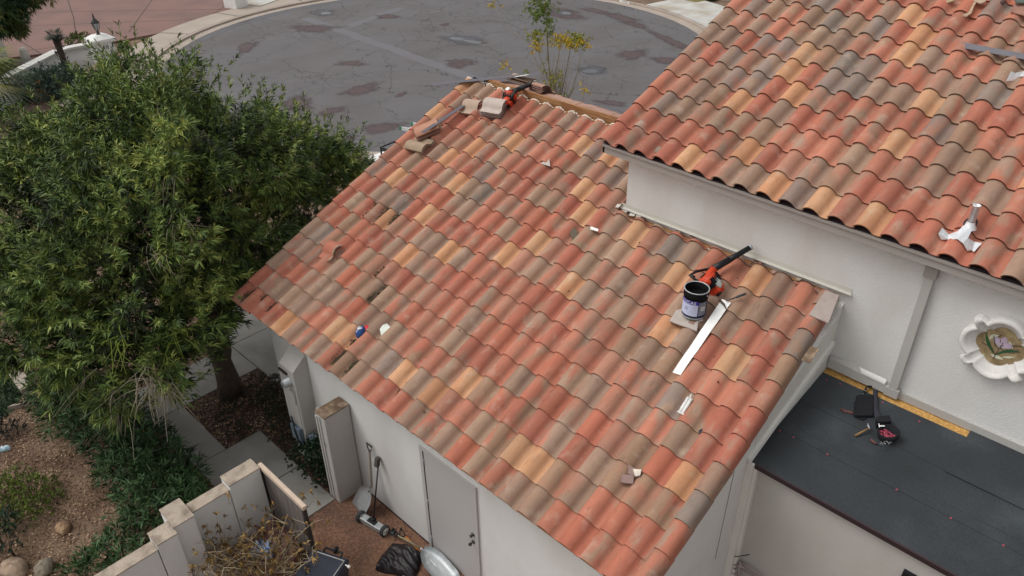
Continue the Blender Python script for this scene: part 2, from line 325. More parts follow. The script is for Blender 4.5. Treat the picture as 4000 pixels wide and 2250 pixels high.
def strip(name, p, q, wd, m, z):
    a, c = GD(*p)[:2], GD(*q)[:2]; d = (c - a) / np.linalg.norm(c - a); n = np.array([-d[1], d[0]]) * wd / 2
    k = 14; L1 = [a + (c - a) * i / k + n * (1 + .15 * math.sin(i * 2.3)) for i in range(k + 1)]; L2 = [a + (c - a) * i / k - n * (1 + .15 * math.sin(i * 1.7 + 1)) for i in range(k + 1)]
    sheet(name, L1 + L2[::-1], m, z)
strip('asphalt_seam', (770, 46), (1400, 272), .55, M_seam, .0065)
strip('asphalt_seam', (880, 66), (1010, 20), .5, M_seam, .0062)
# walkway slabs beside the garage, patio, lawn
for x0, x1, y0, y1 in ((-4.6, -2.48, .73, 2.3), (-2.46, .5, .73, 2.3), (-2.46, -1.43, -.76, .71), (-2.46, -1.43, -1.9, -.79), (-1.41, .14, -1.34, -.8), (.16, 1.37, -1.34, -.17), (1.39, 2.4, -1.34, -.17)):
    sheet('walkway', [(x0, y0), (x1, y0), (x1, y1), (x0, y1)], M_conc, .03, .05)
b = MB()
b.slab([(2.4, -6, .012), (9, -6, .012), (9, .35, .012), (2.4, .35, .012)], (0, 0, 1), .02); struct(b.build('patio', M_agg))
sheet('planting_bed', [(-1.42, -.79), (.15, -.79), (.15, -.15), (2.42, -.15), (2.42, .3), (.4, .3), (.4, .72), (-1.42, .72)], M_soil, .012)
sheet('lawn', [(-14, -9), (-14, -2.66), (-4.0, -2.66), (-3.6, -2.95), (-3.35, -3.4), (-4.2, -9)], M_lawn, .01)
c0 = [GD(*p) for p in ((-60, 812), (10, 900), (72, 985))]
for a, c in zip(c0[:-1], c0[1:]):
    d = (c - a) / np.linalg.norm(c - a); n = np.array([-d[1], d[0], 0]) * .11
    b = MB(); b.slab([a + n + (0, 0, .1), c + n + (0, 0, .1), c - n + (0, 0, .1), a - n + (0, 0, .1)], (0, 0, 1), .12); struct(b.build('lawn_edging', M_walk))
a, c = GD(30, 1030), GD(82, 1018); b = MB(); b.slab([a + (0, .05, .09), c + (0, .05, .09), c - (0, .05, -.09), a - (0, .05, -.09)], (0, 0, 1), .1); struct(b.build('lawn_edging', M_walk))
# ------------------------------------------------------------------ clay tile courses
RED = [(196, 118, 90), (190, 110, 84), (200, 124, 96), (186, 106, 82)]
TAU = [(168, 134, 111), (160, 128, 107), (172, 139, 116), (168, 130, 102), (177, 142, 115)]
PEA = [(213, 154, 108), (216, 160, 115), (210, 147, 102)]
ORA = [(194, 112, 82), (190, 108, 80)]
GRY = [(156, 133, 120), (154, 129, 116), (150, 132, 119)]
PNK = [(188, 130, 104), (184, 124, 98), (178, 120, 96)]
def c255(c, k=1., ds=.09):
    q = lin('%02x%02x%02x' % c); g = q[0] * .3 + q[1] * .55 + q[2] * .15; return tuple((v * (1 - ds) + g * ds) * k * .84 for v in q)
def pick(i, j, over, r):
    k = over.get((i, j))
    if k is None:
        u = r.random(); k = 'R' if u < .44 else 'T' if u < .76 else 'G' if u < .81 else 'K' if u < .985 else 'O'
    P = dict(R=RED, T=TAU, P=PEA, O=ORA, G=GRY, K=PNK)[k]; S = dict(R=PNK + TAU, T=PNK + TAU + RED, P=[(214, 166, 124), (204, 144, 98)], O=RED, G=TAU + PNK, K=TAU + RED)[k]
    f = r.uniform(.9, 1.08); return c255(r.choice(P), f), c255(r.choice(S), f)
NS = 13; BW = .67
def prof(s, H):
    if s < BW: return H * math.sin(math.pi * (s * .93 + .045) / BW) ** .60 if 0 < (s * .93 + .045) / BW < 1 else 0
    return -.010 * math.sin(math.pi * (s - BW) / (1 - BW))
SS = [-.012, .05, .11, .18, .26, .34, .42, .5, .57, .63, .7, .8, .9, 1.03]
def tile_shape(mb, P, col, col2, H=.07, t0=0., t1=1.22, lift=.02, th=.013, ru=0., body=None):
    """P(s,t,w)->point; s across 0..1, t up the slope 0..1"""
    ts = [t0, t0 + .35, t0 + .8, t1]; vs = []; n = len(SS)
    for t in ts:
        for s in SS: vs.append(P(s + ru * (t - .5), t, prof(s, H) + lift * (1 - (t - t0) / (t1 - t0))))
    mb.col, mb.col2 = col, col2; mb.smooth = True
    mb.add(vs, [(i * n + j, i * n + j + 1, (i + 1) * n + j + 1, (i + 1) * n + j) for i in range(3) for j in range(n - 1)])
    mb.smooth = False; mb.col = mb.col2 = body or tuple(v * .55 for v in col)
    fr = [P(s + ru * (t0 - .5), t0, prof(s, H) + lift) for s in SS]; fb = [P(s + ru * (t0 - .5), t0, prof(s, H) + lift - th) for s in SS]
    bk = [P(s, t0 + .35, prof(s, H) + lift * .7 - th) for s in SS]
    mb.add(fr + fb + bk, [(j + 1, j, j + n, j + n + 1) for j in range(n - 1)] + [(j + 1 + n, j + n, j + 2 * n, j + 2 * n + 1) for j in range(n - 1)])
    e = [P(SS[0], t, prof(SS[0], H) + lift * (1 - (t - t0) / (t1 - t0)) - d) for t in ts for d in (0, .02)]
    mb.add(e, [(2 * i, 2 * i + 2, 2 * i + 3, 2 * i + 1) for i in range(3)])
CU = [-0.04865, 0.29829, -0.01662, -0.00473, -1e-05, 0.00612, 0.00433, -0.00721]
CV = [-0.00943, 0.00235, 0.38611, -0.01791, -0.00041, 0.00147, 0.00394, 0.00528]
def lat(i, j):
    b = (1, i, j, i * j / 10, i * i / 10, j * j / 10, i * i * j / 100, i * j * j / 100)
    return sum(a * c for a, c in zip(b, CU)), sum(a * c for a, c in zip(b, CV))
def LP(i, j, w=0.): u, v = lat(i, j); return RP(u, v, w)
OV = {}
for k, s in (('P', '0,14 0,12 5,11 4,10 2,8 6,9 7,12 11,13 13,11 13,13 4,6 6,7 7,5 9,6 12,7 13,8 14,10 17,10 16,7 20,9 21,7 8,1 12,1 14,1 15,2 19,1 20,1 23,10 24,7 4,0 7,1 25,3'), ('O', '5,3 7,2 17,0 19,3 21,3 24,3 23,0 24,1 18,4 10,3 15,4'),
             ('T', '1,14 2,14 4,14 9,14 24,2 22,2 23,2 22,1 21,1 20,0 18,1 17,1 21,0 17,7 18,7 19,7 18,8 17,9 16,9 15,9 16,10 22,7 21,8 22,8 23,8 23,9 22,9 24,9 24,10 19,9 5,2 6,2 4,2 3,1 2,1 8,2'), ('R', '0,13 3,13 10,14 11,14 0,0 1,0 2,0 3,0 17,2 18,2 18,5 16,3 13,2 12,2 14,3 22,0 25,5 25,4 24,5 24,6')):
    for q in s.split(): OV[tuple(map(int, q.split(',')))] = k
OVU = {}
for k, s in (('P', '8,9 9,8 9,7 5,6 5,5 6,4 4,3 4,0 6,1 8,0 10,0 11,5 11,3 16,3 12,0'), ('G', '9,0 5,8 7,6 8,6 7,5 3,4 1,2 8,5 13,6'), ('R', '0,0 1,0 0,1 1,1 2,1 0,2 2,0 5,0 3,1 14,1 15,1 16,2 14,0 15,0 7,3 8,3 9,4 12,1 13,1'), ('T', '2,2 6,0 7,0 4,2 6,2 15,2 13,4 14,3 10,1')):
    for q in s.split(): OVU[tuple(map(int, q.split(',')))] = k
# ------------------------------------------------------------------ the house
H = thing('house', 'pale stucco house with garage wing, clay tile roofs and a black felted porch roof', 'house', (4, 4, 0))
# garage roof, front slope
r = random.Random(11); mb = MB()
NR = 15
for j in range(NR):
    for i in range(26):
        u, v = lat(i + .5, j + .2); p = RP(u, v)
        if p[0] > 4.62 and p[1] > WY + .02: continue
        ca, cb = pick(i, j, OV, r); du, dv, dw, ru = r.uniform(-.004, .004), r.uniform(-.012, .012), r.uniform(0, .004), r.uniform(-.012, .012)
        if j == 0: dv = r.uniform(-.008, .008)
        t1 = 1.22 if j < NR - 1 else 1.0
        def P(s, t, w_, i=i, j=j, du=du, dv=dv, dw=dw):
            u, v = lat(i + s, j + t); v += dv
            if u > 4.5: v = min(v, 4.235)
            return RP(u + du, v, w_ + dw)
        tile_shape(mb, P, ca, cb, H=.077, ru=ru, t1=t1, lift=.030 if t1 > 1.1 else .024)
roof = mb.build('tile_roof', M_tile, H, attr=True)
# rake tiles down the right edge
mb = MB()
RKC = {0: 'R', 1: 'R', 2: 'G', 3: 'T', 4: 'R', 5: 'R', 6: 'K', 7: 'T', 8: 'G', 9: 'R'}
for j in range(-1, 11):
    ca, cb = pick(0, 0, {(0, 0): RKC.get(j, 'T')}, r); u0, v0 = lat(25.98, j + .42); u1, v1 = lat(25.98, j + 1.55)
    P2 = [(0, .02), (.02, .045), (.06, .078), (.11, .09), (.16, .08), (.195, .05), (.21, .01), (.214, -.05), (.214, -.105)]
    if v0 > 4.2: continue
    v1 = min(v1, 4.235)
    vs = [RP(u + x * .95, v, z + l) for u, v, l in ((u0 - .03, v0, .028), ((u0 + u1) / 2 - .03, (v0 + v1) / 2, .014), (u1 - .03, v1, 0)) for x, z in P2]; n = len(P2)
    mb.col, mb.col2 = ca, cb; mb.add(vs, [(a * n + k, a * n + k + 1, (a + 1) * n + k + 1, (a + 1) * n + k) for a in range(2) for k in range(n - 1)], True)
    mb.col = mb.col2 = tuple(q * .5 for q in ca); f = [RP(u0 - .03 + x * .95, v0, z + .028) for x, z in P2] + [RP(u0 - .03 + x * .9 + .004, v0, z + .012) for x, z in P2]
    mb.add(f, [(k + 1, k, k + n, k + n + 1) for k in range(n - 1)])
mb.build('rake_tiles', M_tile, roof, attr=True)
# back slope
RV = 5.86; YR = RP(0, RV)[1]
mb = MB()
for j in range(8, 15):
    for i in range(26):
        ca, cb = pick(i, j, {}, r)
        def P(s, t, w_, i=i, j=j): p = RP(.3 * (i + s), .382 * (j + t), w_); p[1] = 2 * YR - p[1] + .02; return p
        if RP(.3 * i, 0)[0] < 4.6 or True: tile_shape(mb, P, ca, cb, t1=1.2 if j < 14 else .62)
mb.build('tile_roof', M_tile, H, attr=True)
# decking under both slopes
mb = MB()
for sgn in (0, 1):
    for x0, x1, vmax in ((.02, 7.70, 5.8),):
        q = [RP(x0, .08, -.012), RP(x1, .08, -.012), RP(x1, vmax, -.012), RP(x0, vmax, -.012)]
        if sgn: q = [np.array([p[0], 2 * YR - p[1], p[2]]) for p in q]
        mb.slab(q, (0, 0, 1), .1)
mb.build('roof_deck', M_wood, H)
mb = MB(); pr = RP(0, RV); mb.box((.35, YR - .02, pr[2] - .12), (4.9, YR + .02, pr[2] + .085)); mb.build('ridge_board', M_wood, H)
mb = MB()
for k in range(30):
    x = .5 + k * .15; zz = pr[2] + .03 + random.uniform(-.004, .004)
    mb.box((x, YR + .022, zz - .09), (x + .149, YR + .30 + random.uniform(-.02, .03), zz))
mb.build('nailer_plank', M_wood2, H)
# mortar at the tile heads under the ridge
for i in range(0, 17):
    mb = MB()
    for k in range(7):
        s = .06 + .1 * k; u, v = lat(i + s, NR); w_ = prof(s, .077)
        mb.ell(RP(u, v + .004 + random.uniform(-.01, .01), w_ - .004), (.03, .017, .014), 7, 5, noise=.15)
    mb.build('mortar', M_mortar, roof)
# stucco walls
XL, XR = .42, 7.79
def gable_z(y): return 2.57 + (y if y < YR else 2 * YR - y) * math.tan(TH) - .1
mb = MB(); yb = 2 * YR - .3
mb.box((XL, .3, 0), (XR - .005, .45, 2.57 + .3 * math.tan(TH) - .07))
mb.box((XL, yb, 0), (XR, yb + .15, 2.6))
for x0, x1 in ((XL + .002, XL + .15), (XR - .15, XR)):
    for ya, yb2 in ((.302, YR), (YR, yb)):
        mb.hexa([(x0, ya, 0), (x1, ya, 0), (x1, yb2, 0), (x0, yb2, 0), (x0, ya, gable_z(ya)), (x1, ya, gable_z(ya)), (x1, yb2, gable_z(yb2)), (x0, yb2, gable_z(yb2))])
gw = mb.build('garage_wall', M_stucco, H)
mb = MB(); mb.box((XR + .002, 2.19, 0), (15, 2.34, DP(0, 1.8)[2] - .06)); mb.build('porch_wall', M_stuccob, H)
# upper wall
ux0 = 4.57
mb = MB(); mb.box((ux0, WY, 0), (15, WY + .2, 5.19)); mb.hexa([(ux0, WY + .2, 0), (ux0 + .2, WY + .2, 0), (ux0 + .2, 12, 0), (ux0, 12, 0), (ux0, WY + .2, 5.3), (ux0 + .2, WY + .2, 5.16), (ux0 + .2, 12, 5.16), (ux0, 12, 5.16)])
mb.build('upper_wall', M_stucco, H)
# upper roof
mb = MB(); NU = 14
SP, EX = .2937, .3903
for j in range(NU):
    for i in range(36):
        ca, cb = pick(i, j, OVU, r); du, dv, dw, ru = r.uniform(-.003, .003), r.uniform(-.008, .008), r.uniform(0, .003), r.uniform(-.008, .008)
        if j == 0: dv *= .4
        def P(s, t, w_, i=i, j=j, du=du, dv=dv, dw=dw): return UP((i + s) * SP + du, (j + t) * EX + dv, w_ + dw)
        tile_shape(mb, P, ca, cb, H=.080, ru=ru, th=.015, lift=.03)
uroof = mb.build('tile_roof', M_tile, H, attr=True)
yr2 = UP(0, NU * EX)[1]
mb = MB(); q = [UP(.04, .05, -.012), UP(10.5, .05, -.012), UP(10.5, NU * EX, -.012), UP(.04, NU * EX, -.012)]; mb.slab(q, (0, 0, 1), .06)
q2 = [np.array([p[0], 2 * yr2 - p[1], p[2]]) for p in q]; mb.slab(q2, (0, 0, 1), .06); mb.build('roof_deck', M_brown, H)  # upper deck coloured dark, painting shade into the hollows under the eave tiles
mb = MB(); a0, a1 = UP(.05, .03, 0), UP(10.5, .03, 0)
mb.hexa([a0 + (0, 0, -.145), a1 + (0, 0, -.145), a1 + (0, .03, -.145), a0 + (0, .03, -.145), a0 + (0, 0, -.03), a1 + (0, 0, -.03), a1 + (0, .03, -.03), a0 + (0, .03, -.03)])
mb.hexa([a0 + (-.0, -.022, -.05), a1 + (0, -.022, -.05), a1 + (0, -.002, -.05), a0 + (0, -.002, -.05), a0 + (0, -.022, -.015), a1 + (0, -.022, -.015), a1 + (0, -.002, -.015), a0 + (0, -.002, -.015)])
mb.build('fascia', M_fascia, H)
mb = MB(); mb.hexa([a0 + (0, .03, -.145), a1 + (0, .03, -.145), a1 + (0, .26, -.145), a0 + (0, .26, -.145), a0 + (0, .03, -.13), a1 + (0, .03, -.13), a1 + (0, .26, -.13), a0 + (0, .26, -.13)]); mb.build('soffit', M_trim, H)
mb = MB(); l0, l1 = UP(.05, .03), UP(.05, NU * EX); mb.hexa([l0 + (0, 0, -.145), l0 + (.03, 0, -.145), l1 + (.03, 0, -.145), l1 + (0, 0, -.145), l0 + (0, 0, -.03), l0 + (.03, 0, -.03), l1 + (.03, 0, -.03), l1 + (0, 0, -.03)]); mb.build('rake_board', M_fascia, H)
for k in range(0, 26):   # bird stop set back in each eave barrel, dark-coloured as the hollow's shade
    mb = MB(); u = (k + .33) * SP; mb.ell(UP(u, .16, -.01), (.085, .012, .055), 8, 5); mb.build('bird_stop', M_brown, uroof)
# flashing along the foot of the upper wall
def wallstrip(x0, z0, x1, z1, h_, d, ya=WY, name='wall_flashing', m=None):
    b = MB(); b.hexa([(x0, ya - d, z0), (x1, ya - d, z1), (x1, ya - .002, z1), (x0, ya - .002, z0), (x0, ya - d, z0 + h_), (x1, ya - d, z1 + h_), (x1, ya - .002, z1 + h_), (x0, ya - .002, z0 + h_)]); return b.build(name, m or M_flash, H)
wallstrip(4.50, 4.287, 7.84, 4.287, .07, .006)
mb = MB(); mb.hexa([(4.48, WY - .05, 4.292), (7.86, WY - .05, 4.292), (7.84, WY - .0065, 4.298), (4.50, WY - .0065, 4.298), (4.48, WY - .05, 4.294), (7.86, WY - .05, 4.294), (7.84, WY - .0065, 4.302), (4.50, WY - .0065, 4.302)]); mb.build('apron_flashing', M_flash, H)
mb = MB()
for x, y, s_ in ((2420, 805, .05), (2440, 822, .05), (2470, 838, .04), (2497, 842, .04)):
    p = HR(x, y, .05); mb.obox(p, (1, .2, .1), (-.2, 1, .3), (0, -.3, 1), (s_, s_ * .7, .003))
mb.build('torn_flashing', M_flash, H)
wallstrip(7.86, 3.195, 14.8, 3.195, .10, .03, name='base_screed', m=M_trim)
# ------------------------------------------------------------------ porch roof (black underlayment)
def dq(x0, x1, d0, d1, w0): return [DP(x0, d1, w0), DP(x1, d1, w0), DP(x1, d0, w0), DP(x0, d0, w0)]
nD = (0, -S3, C3)
mb = MB(); mb.slab(dq(XR + .003, 15, 0.0, 1.86, 0), nD, .05); pr_ = mb.build('porch_roof', M_osb, H)
mb = MB(); mb.slab(dq(XR + .004, 15, 1.24, 1.868, .004), nD, .003); mb.slab(dq(XR + .004, 15, .69, 1.27, .008), nD, .0035); mb.slab(dq(XR + .004, 9.512, .135, .72, .012), nD, .0035); mb.slab(dq(9.46, 15, .003, .745, .026), nD, .0105)
und = mb.build('underlayment', M_felt, H)
for d_, w_ in ((1.12, .012),):
    mb = MB(); mb.slab(dq(XR + .3, 14.9, d_, d_ + .005, w_ + .001), nD, .001); mb.build('chalk_line', mat('faded_line', '43484c', .9), und)
mb = MB(); mb.slab([DP(XR + .003, 1.885, .006), DP(15, 1.885, .006), DP(15, 1.862, .006), DP(XR + .003, 1.862, .006)], nD, .07); mb.build('drip_edge', M_brown, H)
def z1(x, y): return (2600 + x / 1.811, 1450 + y / 1.811)
caps = [(1070, 18), (1140, 62), (1235, 90), (1535, 220), (1795, 355), (808, 420), (905, 467), (1145, 588), (1635, 838), (2018, 1040), (2390, 1232), (2088, 726)]
cm = MB(); cm.lathe((0, 0, 0), [(.0, .004), (.006, .0042), (.0105, .002), (.0115, 0)], 14); capm = cm.build('cap_nail', mat('red_cap', 'a8465a', .4, n1=(1, 0), n2=(1, 0)))
GRP = 'red cap nails on the black underlayment'
tag(capm, 'small round red plastic cap nail driven into the black underlayment', 'nail', GRP)
for k, (x, y) in enumerate(caps):
    p = HD(*z1(x, y), .017); o = capm if k == 0 else capm.copy()
    if k: SC.collection.objects.link(o)
    o.location = p; o.rotation_euler = (T3, 0, 0)
M_side = mat('side_paint', 'dad7d0', .6, n1=(2, .06), n2=(50, .04))
# downspout, base trim, corner board
mb = MB(); mb.box((8.535, WY - .075, 3.33), (8.635, WY - .003, 5.02)); ds = mb.build('downspout', M_trim, H, bevel=.006)
mb = MB(); mb.box((8.52, WY - .09, 4.86), (8.65, WY - .001, 4.99)); mb.build('outlet', M_fascia, ds)
mb = MB(); mb.box((8.50, WY - .085, 3.215), (8.66, WY - .001, 3.328)); mb.build('elbow', M_trim, ds)
mb = MB(); mb.hexa([(7.80, WY - .07, 3.23), (8.10, WY - .07, 3.228), (8.10, WY - .004, 3.228), (7.80, WY - .004, 3.23), (7.80, WY - .06, 3.36), (8.10, WY - .06, 3.345), (8.10, WY - .004, 3.40), (7.80, WY - .004, 3.38)])
mb.hexa([(8.101, WY - .075, 3.225), (8.498, WY - .075, 3.225), (8.498, WY - .004, 3.225), (8.101, WY - .004, 3.225), (8.101, WY - .065, 3.345), (8.498, WY - .065, 3.33), (8.498, WY - .004, 3.345), (8.10, WY - .004, 3.38)])
mb.build('gutter_trough', M_trim, H)
mb = MB(); mb.hexa([(8.20, WY - .075, 3.352), (8.49, WY - .075, 3.337), (8.49, WY - .05, 3.365), (8.20, WY - .05, 3.375), (8.20, WY - .07, 3.375), (8.49, WY - .07, 3.362), (8.49, WY - .045, 3.40), (8.16, WY - .045, 3.41)]); mb.build('flashing_piece', M_white, H)
mb = MB(); mb.box((XR + .002, 2.08, 0), (XR + .085, 2.188, 2.93)); mb.box((XR + .086, 2.12, 0), (XR + .12, 2.188, 2.86)); mb.build('corner_board', M_side, H)
mb = MB(); mb.hexa([(XR + .001, 2.06, 2.96), (XR + .055, 2.06, 2.96), (XR + .055, 3.86, 3.60), (XR + .001, 3.86, 3.60), (XR + .001, 2.06, 3.02), (XR + .045, 2.06, 3.02), (XR + .045, 3.86, 3.66), (XR + .001, 3.86, 3.66)])
mb.build('step_flashing', M_side, H)
mb = MB(); mb.hexa([(XR + .0015, 2.195, 3.03), (XR + .012, 2.195, 3.03), (XR + .012, 3.9, 3.68), (XR + .0015, 3.9, 3.68), (XR + .0015, 2.195, 3.36), (XR + .012, 2.195, 3.36), (XR + .012, 3.9, 4.08), (XR + .0015, 3.9, 4.08)]); mb.build('side_flashing', M_side, H)
mb = MB()
p = HX(3165, 1385, 7.9); mb.obox(p, (1, 0, .1), (0, 1, .42), (0, -.42, 1), (.05, .10, .003)); mb.build('flashing_piece', M_capdark, H)
# cracks and joint on the garage side wall
mb = MB(); a, c = HX(2868, 1838, XR + .0015), HX(2793, 2184, XR + .0015); mb.hexa([a, a + (0, .008, 0), a + (.0015, .008, 0), a + (.0015, 0, 0), c, c + (0, .008, 0), c + (.0015, .008, 0), c + (.0015, 0, 0)]); mb.build('joint_line', M_steel, H)
# side window low in the porch wall
p = HY(2270 * K, 1430 * K, 2.19); x0, zt = p[0] + .02, p[2] + .02
mb = MB()
for a, c in (((x0, 2.14, zt - .06), (x0 + 1.1, 2.188, zt)), ((x0, 2.14, zt - 1), (x0 + .06, 2.188, zt - .062)), ((x0 + 1.04, 2.14, zt - 1), (x0 + 1.1, 2.188, zt - .062)), ((x0 + .062, 2.14, zt - 1), (x0 + 1.038, 2.188, zt - .95))): mb.box(a, c)
wf = mb.build('window', M_black, H); mb = MB(); mb.box((x0 + .06, 2.165, zt - .95), (x0 + 1.04, 2.172, zt - .06)); mb.build('pane', M_wet, wf)
# pipework and loose cable on the porch wall
def zp(x, y): return (2800 + x / 5.367, 1980 + y / 5.367)
def pz(x, y, Y=2.12): return HY(*zp(x, y), Y)
mb = MB()
for q, rr in (([(240, 1145), (390, 1225), (460, 1150), (520, 1180)], .011), ([(530, 1190), (700, 1290), (1000, 1500)], .012), ([(270, 1160), (275, 1340), (420, 1440), (560, 1560)], .011), ([(360, 1290), (520, 1310), (800, 1480), (960, 1600)], .016), ([(470, 1200), (470, 1420), (430, 1560)], .017), ([(215, 1180), (215, 1550)], .014)):
    mb.tube([pz(*p) for p in q], rr)
mb.ell(pz(490, 1230), (.035, .035, .035), 10, 7); mb.ell(pz(560, 1270), (.022, .022, .022), 8, 5)
mb.build('pipework', mat('pipe_paint', '9a8b88', .6), H)
mb = MB(); mb.tube([pz(262, 1030, 2.17), pz(400, 1048, 2.08), pz(500, 1030, 2.02), pz(680, 1000, 2.0)], .006); mb.tube([pz(330, 790, 2.17), pz(300, 900, 2.15), pz(275, 1000, 2.17)], .012); mb.build('cable', M_black, H)
# door in the garage wall
DY = .3
mb = MB(); xl, xr, zt = 4.147, 5.235, 2.03
mb.box((xl, DY - .028, 0), (xl + .062, DY - .002, zt)); mb.box((xr - .062, DY - .028, 0), (xr, DY - .002, zt)); mb.box((xl + .0625, DY - .028, zt - .05), (xr - .0625, DY - .002, zt)); dfr = mb.build('door_frame', M_paint, H)
mb = MB(); mb.box((xl + .075, DY - .018, .02), (xr - .07, DY - .0035, zt - .06)); door = mb.build('door', M_paint, H)
mb = MB(); mb.box((xl + .0635, DY - .0225, .02), (xl + .0735, DY - .004, zt - .055)); mb.box((xr - .0685, DY - .0225, .02), (xr - .0635, DY - .004, zt - .055)); mb.build('door_gap', M_brown, H)
for z in (.25, 1.0, 1.78): mb = MB(); mb.tube([(xl + .072, DY - .028, z - .05), (xl + .072, DY - .028, z + .05)], .008); mb.build('hinge', M_galv, door)
ay = np.array([[1, 0, 0], [0, 0, 1], [0, -1, 0]])
for z, nm in ((1.08, 'deadbolt'), (.94, 'door_knob')):
    mb = MB(); mb.lathe((5.13, DY - .018, z), [(.03, 0), (.03, .01), (.012, .012), (.012, .03 if z > 1 else .045), (.022, .034 if z > 1 else .05), (.026, .04 if z > 1 else .065), (.018, .05 if z > 1 else .082), (0, .052 if z > 1 else .086)], 16, ay); mb.build(nm, M_steel, door)
mb = MB(); mb.box((1.9, DY - .012, 0), (xl - .002, DY - .001, .035)); mb.box((xr + .002, DY - .012, 0), (7.75, DY - .001, .035)); mb.build('weep_screed', M_brown, H)
# meter column
mx0, mx1, my, mt = 1.06, 1.46, .03, 1.90
mb = MB(); mb.hexa([(mx0, my, .62), (mx1, my, .62), (mx1, .299, .62), (mx0, .299, .62), (mx0, my, mt), (mx1, my, mt), (mx1, .299, mt + .22), (mx0, .299, mt + .22)]); mb.box((mx0 + .02, .03, 0), (mx1 - .02, .299, .618))
mc = mb.build('meter_column', M_stuccob, H, bevel=.01)
mb = MB(); mb.lathe((1.30, my - .001, 1.66), [(.085, 0), (.085, .03), (.075, .032), (.075, .1), (.06, .115), (0, .117)], 20, ay); mb.build('electric_meter', M_galv, mc)
mb = MB(); mb.box((1.24, my - .035, 1.25), (1.40, my - .001, 1.50)); mb.box((1.12, my - .012, .72), (1.42, my - .001, 1.22)); mb.build('meter_cover', M_stuccob, mc, bevel=.006)
mb = MB(); mb.box((1.14, my - .075, .45), (1.40, my - .001, .74)); mb.box((1.48, my + .02, .40), (1.60, my + .12, .62)); mb.build('junction_box', mat('blue_grey', '6d7a86', .6), mc, bevel=.006)
mb = MB(); mb.tube([(1.2, my - .05, .9), (1.3, my - .09, .66), (1.34, my - .09, .5), (1.45, my - .08, .45)], .012); mb.tube([(1.15, my - .03, .85), (1.32, my - .08, .8)], .01); mb.build('cable', M_black, mc)
mb = MB(); mb.box((1.62, .20, 1.06), (1.70, .296, 1.2)); mb.tube([(1.66, .25, 1.06), (1.66, .25, .3)], .02); mb.build('conduit', M_stuccob, H)
mb = MB(); p = (1.18, my - .02, 1.80); mb.obox(p, (1, 0, 0), (0, 1, 0), (0, 0, 1), (.11, .012, .02)); mb.build('wood_scrap', M_brown, mc)
# ------------------------------------------------------------------ quatrefoil window with leaded glass
QC = np.array([9.415, WY, 4.335]); QR = .385
def qr(t, corner=1.):
    best = .12
    for k in range(4):
        a = t - k * math.pi / 2; a = (a + math.pi) % (2 * math.pi) - math.pi; d, rr = .175, .2
        if abs(a) < math.pi / 2 and rr * rr - (d * math.sin(a)) ** 2 > 0: best = max(best, d * math.cos(a) + math.sqrt(rr * rr - (d * math.sin(a)) ** 2))
    for k in range(4):
        a = t - math.pi / 4 - k * math.pi / 2; a = (a + math.pi) % (2 * math.pi) - math.pi
        if abs(a) < .5: 
            hw = .05; L_ = .40 * corner; rb = min(L_ / max(math.cos(a), .1), hw / max(abs(math.sin(a)), 1e-4)); best = max(best, rb)
    return best
NQ = 120; prof_q = [(1.0, 0, 1), (1.0, .05, 1), (.96, .075, 1), (.88, .08, 1), (.82, .06, .97), (.79, .045, .95), (.74, .042, .93), (.70, .025, .9), (.66, .02, .88), (.62, -.0, .85), (.60, -.02, .85)]
vs = []
for s_, d_, c_ in prof_q:
    for k in range(NQ):
        t = 2 * math.pi * (k + .5) / NQ; q = qr(t, c_) * s_ * QR / .385; vs.append(QC + (q * math.cos(t), -max(d_, -.0) * 1.35 - .001, q * math.sin(t)))
mb = MB(); mb.add(vs, [(i * NQ + j, i * NQ + (j + 1) % NQ, (i + 1) * NQ + (j + 1) % NQ, (i + 1) * NQ + j) for i in range(len(prof_q) - 1) for j in range(NQ)], True)
qf = mb.build('window_surround', mat('cast_stone', 'dad7d2', .85, n1=(8, .05)), H)
GY = WY - .004
def gq(x, z, dy=0.): return (QC[0] + x, GY - dy, QC[2] + z)
mb = MB(); mb.add([gq(*(qr(2 * math.pi * (k + .5) / NQ, .85) * .62 * np.array([math.cos(2 * math.pi * (k + .5) / NQ), math.sin(2 * math.pi * (k + .5) / NQ)]))) for k in range(NQ)], [tuple(range(NQ))]); mb.build('glass', mat('amber_glass', '937f60', .3, n1=(12, .3), n2=(50, .1), col2='b5a67e', n2col=9), qf)
def leafpoly(pts, name, m, dy):
    b = MB(); b.slab([gq(x, z, dy) for x, z in pts], (0, -1, 0), .0015); return b.build(name, m, qf)
Mgr, Mli, Mcr = mat('green_glass', '2f5a3a', .3), mat('lilac_glass', 'b9a9bb', .3), mat('cream_glass', 'cfd0b8', .35)
def lens(x0, z0, x1, z1, wd, bulge=0, n=9, tip=1.):
    a, c = np.array([x0, z0]), np.array([x1, z1]); d = c - a; nn = np.array([-d[1], d[0]]) / np.linalg.norm(d)
    mid = [a + d * t + nn * bulge * math.sin(math.pi * t) for t in np.linspace(0, 1, n)]; wv = [wd * math.sin(math.pi * t ** tip) for t in np.linspace(0, 1, n)]
    return [m + nn * w_ for m, w_ in zip(mid, wv)] + [m - nn * w_ for m, w_ in zip(mid[::-1], wv[::-1])][1:-1]
for x1, z1_ in ((-.055, .085), (.01, .115), (.075, .065)): leafpoly(lens(-.0, -.02, x1 * 1.25, z1_ * 1.15, .034, tip=1.8), 'petal', Mli, .004)
for x1, z1_, bu in ((-.17, .115, .02), (.19, .03, .03)): leafpoly(lens(-.015, -.115, x1, z1_, .016, bu), 'leaf', Mgr, .006)
